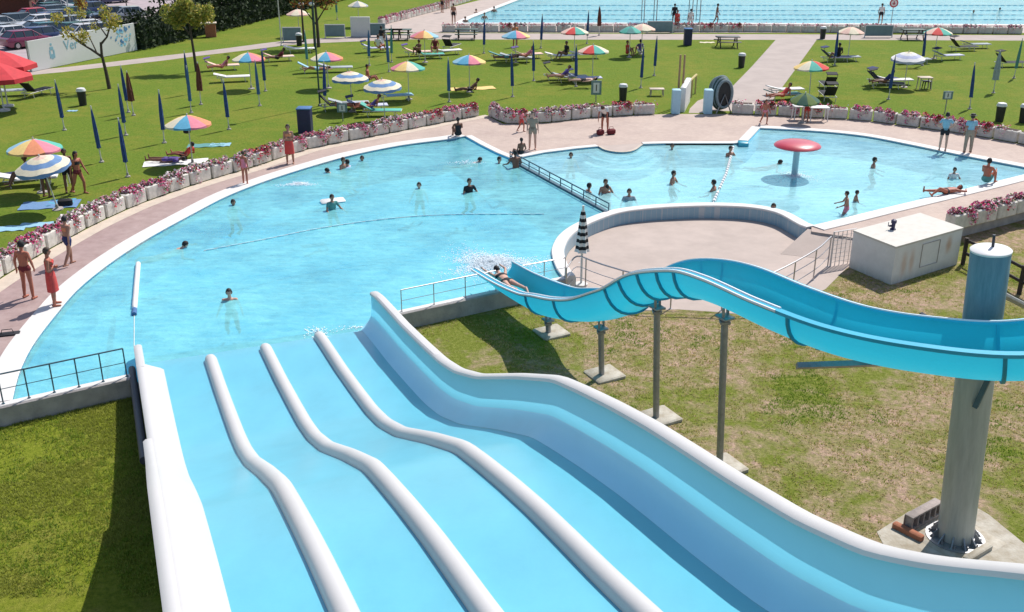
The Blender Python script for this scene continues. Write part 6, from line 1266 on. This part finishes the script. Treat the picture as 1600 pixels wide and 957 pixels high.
# brick pier at the hedge, grey post
p = at(330, 58); t = thing('brick_pier', 'terracotta brick pier with pale cap in front of the hedge', 'pier', p, 0.25); mb = MB(); mb.bbox((0, 0, 0.5), (0.8, 0.6, 1.0), 0.02); mb.build('pier', 'terracotta', t); mb = MB(); mb.bbox((-0.35, 0, 1.04), (1.7, 0.75, 0.09), 0.02); mb.build('cap', 'cream_kerb', t)
p = at(231, 72); t = thing('gate_post', 'pale grey post in the dark gap right of the banner wall', 'post', p); mb = MB(); mb.bbox((0, 0, 1.0), (0.25, 0.25, 2.0), 0.02); mb.build('post', 'wall_concrete', t); mb = MB(); mb.bbox((0, 0, 2.03), (0.32, 0.32, 0.07), 0.02); mb.build('cap', 'wall_concrete', t)
g0, g1 = at(214, 78), at(236, 73); t = thing('metal_gate', 'black metal gate in the gap right of the banner wall', 'gate', g0, math.atan2((g1 - g0).y, (g1 - g0).x)); L = (g1 - g0).length
mb = MB(); mb.tube([(0, 0, 0.05), (0, 0, 1.8), (L, 0, 1.8), (L, 0, 0.05), (0, 0, 0.05)], 0.035, 6); mb.build('frame', 'black_plastic', t); mb = MB(); mb.bbox((L / 2, 0.05, 0.95), (L - 0.06, 0.03, 1.7), 0.005); mb.build('sheet_panel', 'dark_green', t)
# terracotta building piece and hedge at the back of the car park
p = at(49, 18); t = thing('gatehouse', 'small salmon coloured gatehouse behind the parked cars', 'building', p, 0.3); mb = MB(); mb.bbox((0, 1, 1.1), (2.0, 2.0, 2.2), 0.03); mb.build('walls', mat('salmon', (0.5, 0.26, 0.2), 0.9, 0.1), t); mb = MB(); mb.bbox((0, 1, 2.3), (2.4, 2.4, 0.2), 0.04); mb.build('roof', 'terracotta', t); mb = MB(); mb.box((0.2, -0.004, 1.3), (0.7, 0.04, 0.9)); mb.build('window', 'glass_dark', t)
p = at(6, 30); t = thing('shed', 'low building with pale blue roof and dark brown front at the top left', 'building', p, 0.3); mb = MB(); mb.bbox((-1, 2.0, 0.9), (6.5, 4.0, 1.8), 0.03); mb.build('walls', mat('brown_front', (0.10, 0.035, 0.02), 0.9, 0.2), t); mb = MB(); mb.box((-1, 1.9, 2.0), (7.1, 4.6, 0.3), taper=0.94); mb.build('roof', 'panel_teal' if False else mat('roof_blue', (0.38, 0.50, 0.54), 0.6, 0.1), t)
mb = MB(); bl = []; r_ = random.Random(9); ba, bb = at(-60, 12), at(140, 2)
for k in range(46): q = ba.lerp(bb, k / 45); bl.append((q + Vector((0, 2 + r_.uniform(-0.6, 0.6), r_.uniform(0.4, 2.2))), r_.uniform(0.8, 1.2)))
hg2 = thing('hedge', 'dark hedge at the back of the car park, top left', 'hedge', ba); leafquads(mb, [(b_[0] - ba, b_[1]) for b_ in bl], 9000, 0.14, 0.3, 12, 1, 0.4); mb.build('foliage', 'conifer', hg2, False)
# small car park trees
tree(133, 52, 'thin orange leaved sapling standing between the parked cars', ([(0, 0, 0), (0, 0, 1.8)], [0.06, 0.04]), [([(0, 0, 1.6), (-0.3, 0, 2.4)], [0.03, 0.01])], [((0, 0, 2.2), 0.5), ((-0.2, 0, 2.7), 0.4)], 420, ['leaf_yellow', 'leaf_red'], (0.06, 0.13), 6)
tree(200, 26, 'thin yellow leaved sapling at the back of the car park', ([(0, 0, 0), (0, 0, 1.8)], [0.06, 0.04]), [([(0, 0, 1.6), (0.3, 0, 2.4)], [0.03, 0.01])], [((0, 0, 2.3), 0.7), ((0.2, 0, 2.9), 0.4)], 500, ['leaf_yellow', 'leaf_olive'], (0.06, 0.13), 7)
# ------------------------------------------------------------------ cars
def car(paint, kind='hatch'):
    t = thing('parked_car', 'x', 'car'); L_ = 4.1 if kind != 'estate' else 4.5; st = []
    def ring(x, hw, z0, zb, crown):   # lower body ring
        return [(x, -hw * 0.93, z0), (x, -hw, z0 + 0.12), (x, -hw, zb - 0.1), (x, -hw * 0.93, zb), (x, -hw * 0.5, zb + crown), (x, hw * 0.5, zb + crown), (x, hw * 0.93, zb), (x, hw, zb - 0.1), (x, hw, z0 + 0.12), (x, hw * 0.93, z0)]
    xs = [(-L_ / 2, 0.62, 0.32, 0.60, 0.0), (-L_ / 2 + 0.08, 0.76, 0.24, 0.68, 0.02), (-L_ / 2 + 0.5, 0.83, 0.2, 0.80, 0.03), (-L_ / 2 + 1.1, 0.85, 0.2, 0.90, 0.03), (0, 0.86, 0.2, 0.93, 0.0), (L_ / 2 - 0.9, 0.85, 0.2, 0.95, 0.0), (L_ / 2 - 0.25, 0.83, 0.22, 0.96, 0.0), (L_ / 2 - 0.05, 0.78, 0.3, 0.90, 0.0), (L_ / 2, 0.7, 0.38, 0.7, 0.0)]
    mb = MB(); mb.loft([ring(*a) for a in xs], close=True); mb.build('body', paint, t)
    x0, x1, x2, x3 = -L_ / 2 + 1.05, -L_ / 2 + 1.75, L_ / 2 - (0.75 if kind != 'sedan' else 1.2), L_ / 2 - (0.25 if kind != 'sedan' else 0.55)
    mb = MB(); mb.loft([[(x0, -0.74, 0.92), (x0, 0.74, 0.92), (x0 + 0.02, 0.72, 0.93), (x0 + 0.02, -0.72, 0.93)], [(x1, -0.79, 0.92), (x1, 0.79, 0.92), (x1, 0.60, 1.38), (x1, -0.60, 1.38)], [(x2, -0.79, 0.94), (x2, 0.79, 0.94), (x2, 0.60, 1.40), (x2, -0.60, 1.40)], [(x3, -0.74, 0.94), (x3, 0.74, 0.94), (x3 - 0.02, 0.72, 0.97), (x3 - 0.02, -0.72, 0.97)]], close=True); mb.build('windows', 'glass_dark', t)
    mb = MB(); mb.bbox(((x1 + x2) / 2, 0, 1.415), (x2 - x1 + 0.06, 1.18, 0.06), 0.025)
    for x in (x1 + 0.0, (x1 + x2) / 2, x2):
        for g in (-1, 1): mb.tube([(x, g * 0.61, 1.4), (x, g * 0.80, 0.93)], 0.03, 4)
    for g in (-1, 1): mb.tube([(x1, g * 0.6, 1.39), (x0, g * 0.74, 0.93)], 0.03, 4); mb.tube([(x2, g * 0.6, 1.4), (x3, g * 0.74, 0.95)], 0.035, 4)
    mb.build('roof', paint, t)
    for x in (-L_ / 2 + 0.78, L_ / 2 - 0.78):
        for g in (-1, 1):
            def wheelpart(r, w_, y, m_, nm, par):
                mb = MB(); mb.lathe([(0.02, -w_ / 2), (r * 0.92, -w_ / 2), (r, -w_ / 2 + 0.02), (r, w_ / 2 - 0.02), (r * 0.92, w_ / 2), (0.02, w_ / 2)], 16)
                for i_, v_ in enumerate(mb.v): mb.v[i_] = (x + v_[0], y + v_[2], 0.31 + v_[1])
                return mb.build(nm, m_, par)
            wh = wheelpart(0.31, 0.2, g * 0.77, 'tyre', 'wheel', t); wheelpart(0.19, 0.22, g * 0.775, 'chrome', 'rim', wh)
    for g in (-1, 1):
        mb = MB(); mb.ell((-L_ / 2 + 0.06, g * 0.6, 0.62), (0.08, 0.15, 0.07)); mb.build('headlight', 'lamp_clear', t); mb = MB(); mb.ell((L_ / 2 - 0.05, g * 0.64, 0.78), (0.06, 0.1, 0.1)); mb.build('taillight', 'lamp_red', t)
        mb = MB(); mb.ell((x0 + 0.35, g * 0.93, 0.98), (0.06, 0.09, 0.06)); mb.build('mirror', paint, t)
    return t
PC = {k: mat('paint_' + k, c, 0.3, coat=0.7) for k, c in dict(teal=(0.05, 0.16, 0.17), white=(0.65, 0.65, 0.65), red=(0.5, 0.03, 0.04), silver=(0.34, 0.37, 0.39), navy=(0.03, 0.05, 0.13), green=(0.03, 0.11, 0.09), grey=(0.10, 0.13, 0.15), magenta=(0.22, 0.025, 0.07), black=(0.02, 0.02, 0.025)).items()}
CP_ = {k: car(v, 'estate' if k in ('navy', 'grey') else 'hatch') for k, v in PC.items()}
CARS = [('silver', 10, 62, 'silver car at the far left edge of the car park'), ('white', 28, 66, 'white car in the row just above the red umbrellas'), ('magenta', 44, 74, 'magenta car closest to the red umbrella'), ('navy', 55, 70, 'dark car between the magenta one and the banner wall'), ('teal', 82, 60, 'blue teal car above the left end of the banner wall'),
        ('grey', 20, 46, 'grey green car in the second row at the left'), ('red', 47, 37, 'bright red hatchback in the middle of the car park'), ('navy', 74, 44, 'dark blue estate car next to the white lamp post'), ('grey', 98, 38, 'grey teal estate behind the dark blue one'), ('green', 124, 33, 'dark green car right of the lamp post'),
        ('green', 72, 27, 'small green car beside the gatehouse'), ('white', 88, 20, 'white car in the back row'), ('teal', 106, 18, 'blue car in the back row'), ('teal', 122, 16, 'long teal car ending the back row'), ('black', 171, 34, 'black car standing alone right of the rows'), ('silver', 196, 34, 'silver car right of the lone black one'),
        ('white', 148, 56, 'white car directly behind the banner wall'), ('green', 124, 60, 'green car behind the left part of the banner wall'), ('black', 150, 6, 'dark car at the top edge of the picture'), ('navy', 172, 5, 'dark blue car at the top edge, right of another'), ('white', 128, 64, 'white car half hidden by the banner and tree'), ('red', 30, 26, 'red car in front of the low blue roofed building'), ('silver', 5, 50, 'silver car in the second row at the left border'), ('white', 58, 58, 'white car between the dark cars behind the banner wall'), ('silver', 102, 50, 'silver car in front of the white lamp post'), ('navy', 136, 26, 'navy car at the right end of the third row'), ('white', 60, 48, 'white car in the second row below the bright red hatchback'), ('grey', 92, 30, 'grey car in the third row left of the lamp post'), ('silver', 172, 60, 'pale silver car just behind the middle of the banner wall')]
for k, px, py, lb in CARS: inst(CP_[k], lb, 'car', at(px, py, 0.014), R(52) + (math.pi if len(lb) % 2 else 0) + (R(-12) if px > 140 else 0), 'cars in the car park', 0.86)
# ------------------------------------------------------------------ grass blades on the near lawns
def inside(px_, py_, poly):
    c = False; n = len(poly); j = n - 1
    for i in range(n):
        xi, yi, xj, yj = poly[i].x, poly[i].y, poly[j].x, poly[j].y
        if (yi > py_) != (yj > py_) and px_ < (xj - xi) * (py_ - yi) / (yj - yi + 1e-12) + xi: c = not c
        j = i
    return c
def blades(name, poly, n, excl, m_names, seed, hmin=0.03, hmax=0.075, gq=0.1):
    r_ = random.Random(seed); xs = [p.x for p in poly]; ys = [p.y for p in poly]; mb = MB(); k = 0; tries = 0
    from mathutils import noise as mn
    while k < n and tries < n * 12:
        tries += 1; x = r_.uniform(min(xs), max(xs)); y = r_.uniform(min(ys), max(ys))
        if not inside(x, y, poly) or any(inside(x, y, e) for e in excl): continue
        q = mn.noise(Vector((x * 0.5, y * 0.5, seed))) + 0.5 * mn.noise(Vector((x * 2.1, y * 2.1, seed)))
        if r_.random() > 0.55 + q: continue
        mi = 0 if q > gq else (1 if r_.random() < 0.6 - gq else 2)
        for b_ in range(3):
            a = r_.uniform(0, 6.28); w_ = r_.uniform(0.006, 0.014); h = r_.uniform(hmin, hmax); xx = x + r_.uniform(-.04, .04); yy = y + r_.uniform(-.04, .04); dx_, dy_ = math.cos(a), math.sin(a); ln = r_.uniform(0, 0.05)
            mb.add([(xx - dx_ * w_, yy - dy_ * w_, LZ), (xx + dx_ * w_, yy + dy_ * w_, LZ), (xx + dy_ * ln, yy - dx_ * ln, LZ + h)], [(0, 1, 2)], mi)
        k += 1
    o = mb.build(name, m_names, None, False); o['kind'] = 'stuff'
mat('blade_green', (0.20, 0.29, 0.03), 0.9, 0.2, 5); mat('blade_mid', (0.32, 0.34, 0.06), 0.9, 0.2, 5); mat('blade_dry', (0.55, 0.45, 0.20), 0.9, 0.2, 5)
for b_n, b_c in (('blade_green', (0.25, 0.38, 0.03)), ('blade_mid', (0.38, 0.42, 0.06)), ('blade_dry', (0.6, 0.5, 0.2))): translucent(b_n, b_c, 0.35)
blades('grass_blades', [at(-20, 640, LZ), at(200, 598, LZ), Vector((-4.9, 17.5, 0)), Vector((-3.8, 14.2, 0)), Vector((-9.5, 14.2, 0))], 22000, [], ['blade_mid', 'blade_mid', 'blade_green'], 3)
ex = [terr[1:], [Vector((p.x, p.y, 0)) for p in WL(ap)], [pb + Vector((-1.2, -1.2, 0)), pb + Vector((1.2, -1.2, 0)), pb + Vector((1.2, 1, 0)), pb + Vector((-1.2, 1, 0))]]
rl = WL([(640, 512), (780, 470), (870, 445), (1000, 490), (1165, 496), (1290, 460), (1330, 425), (1400, 445), (1500, 415), (1620, 380), (1700, 900), (1250, 820), (1120, 745), (1000, 650), (880, 590), (760, 585), (700, 545)])
blades('grass_blades', rl, 20000, ex, ['blade_green', 'blade_mid', 'blade_dry'], 4, 0.025, 0.055, 0.32)
# prototypes that were never placed
for o in list(bpy.data.objects):
    if o.get('label') == 'x' and o.parent is None:
        for c in kids(o):
            for g in kids(c): bpy.data.objects.remove(g)
            bpy.data.objects.remove(c)
        bpy.data.objects.remove(o)
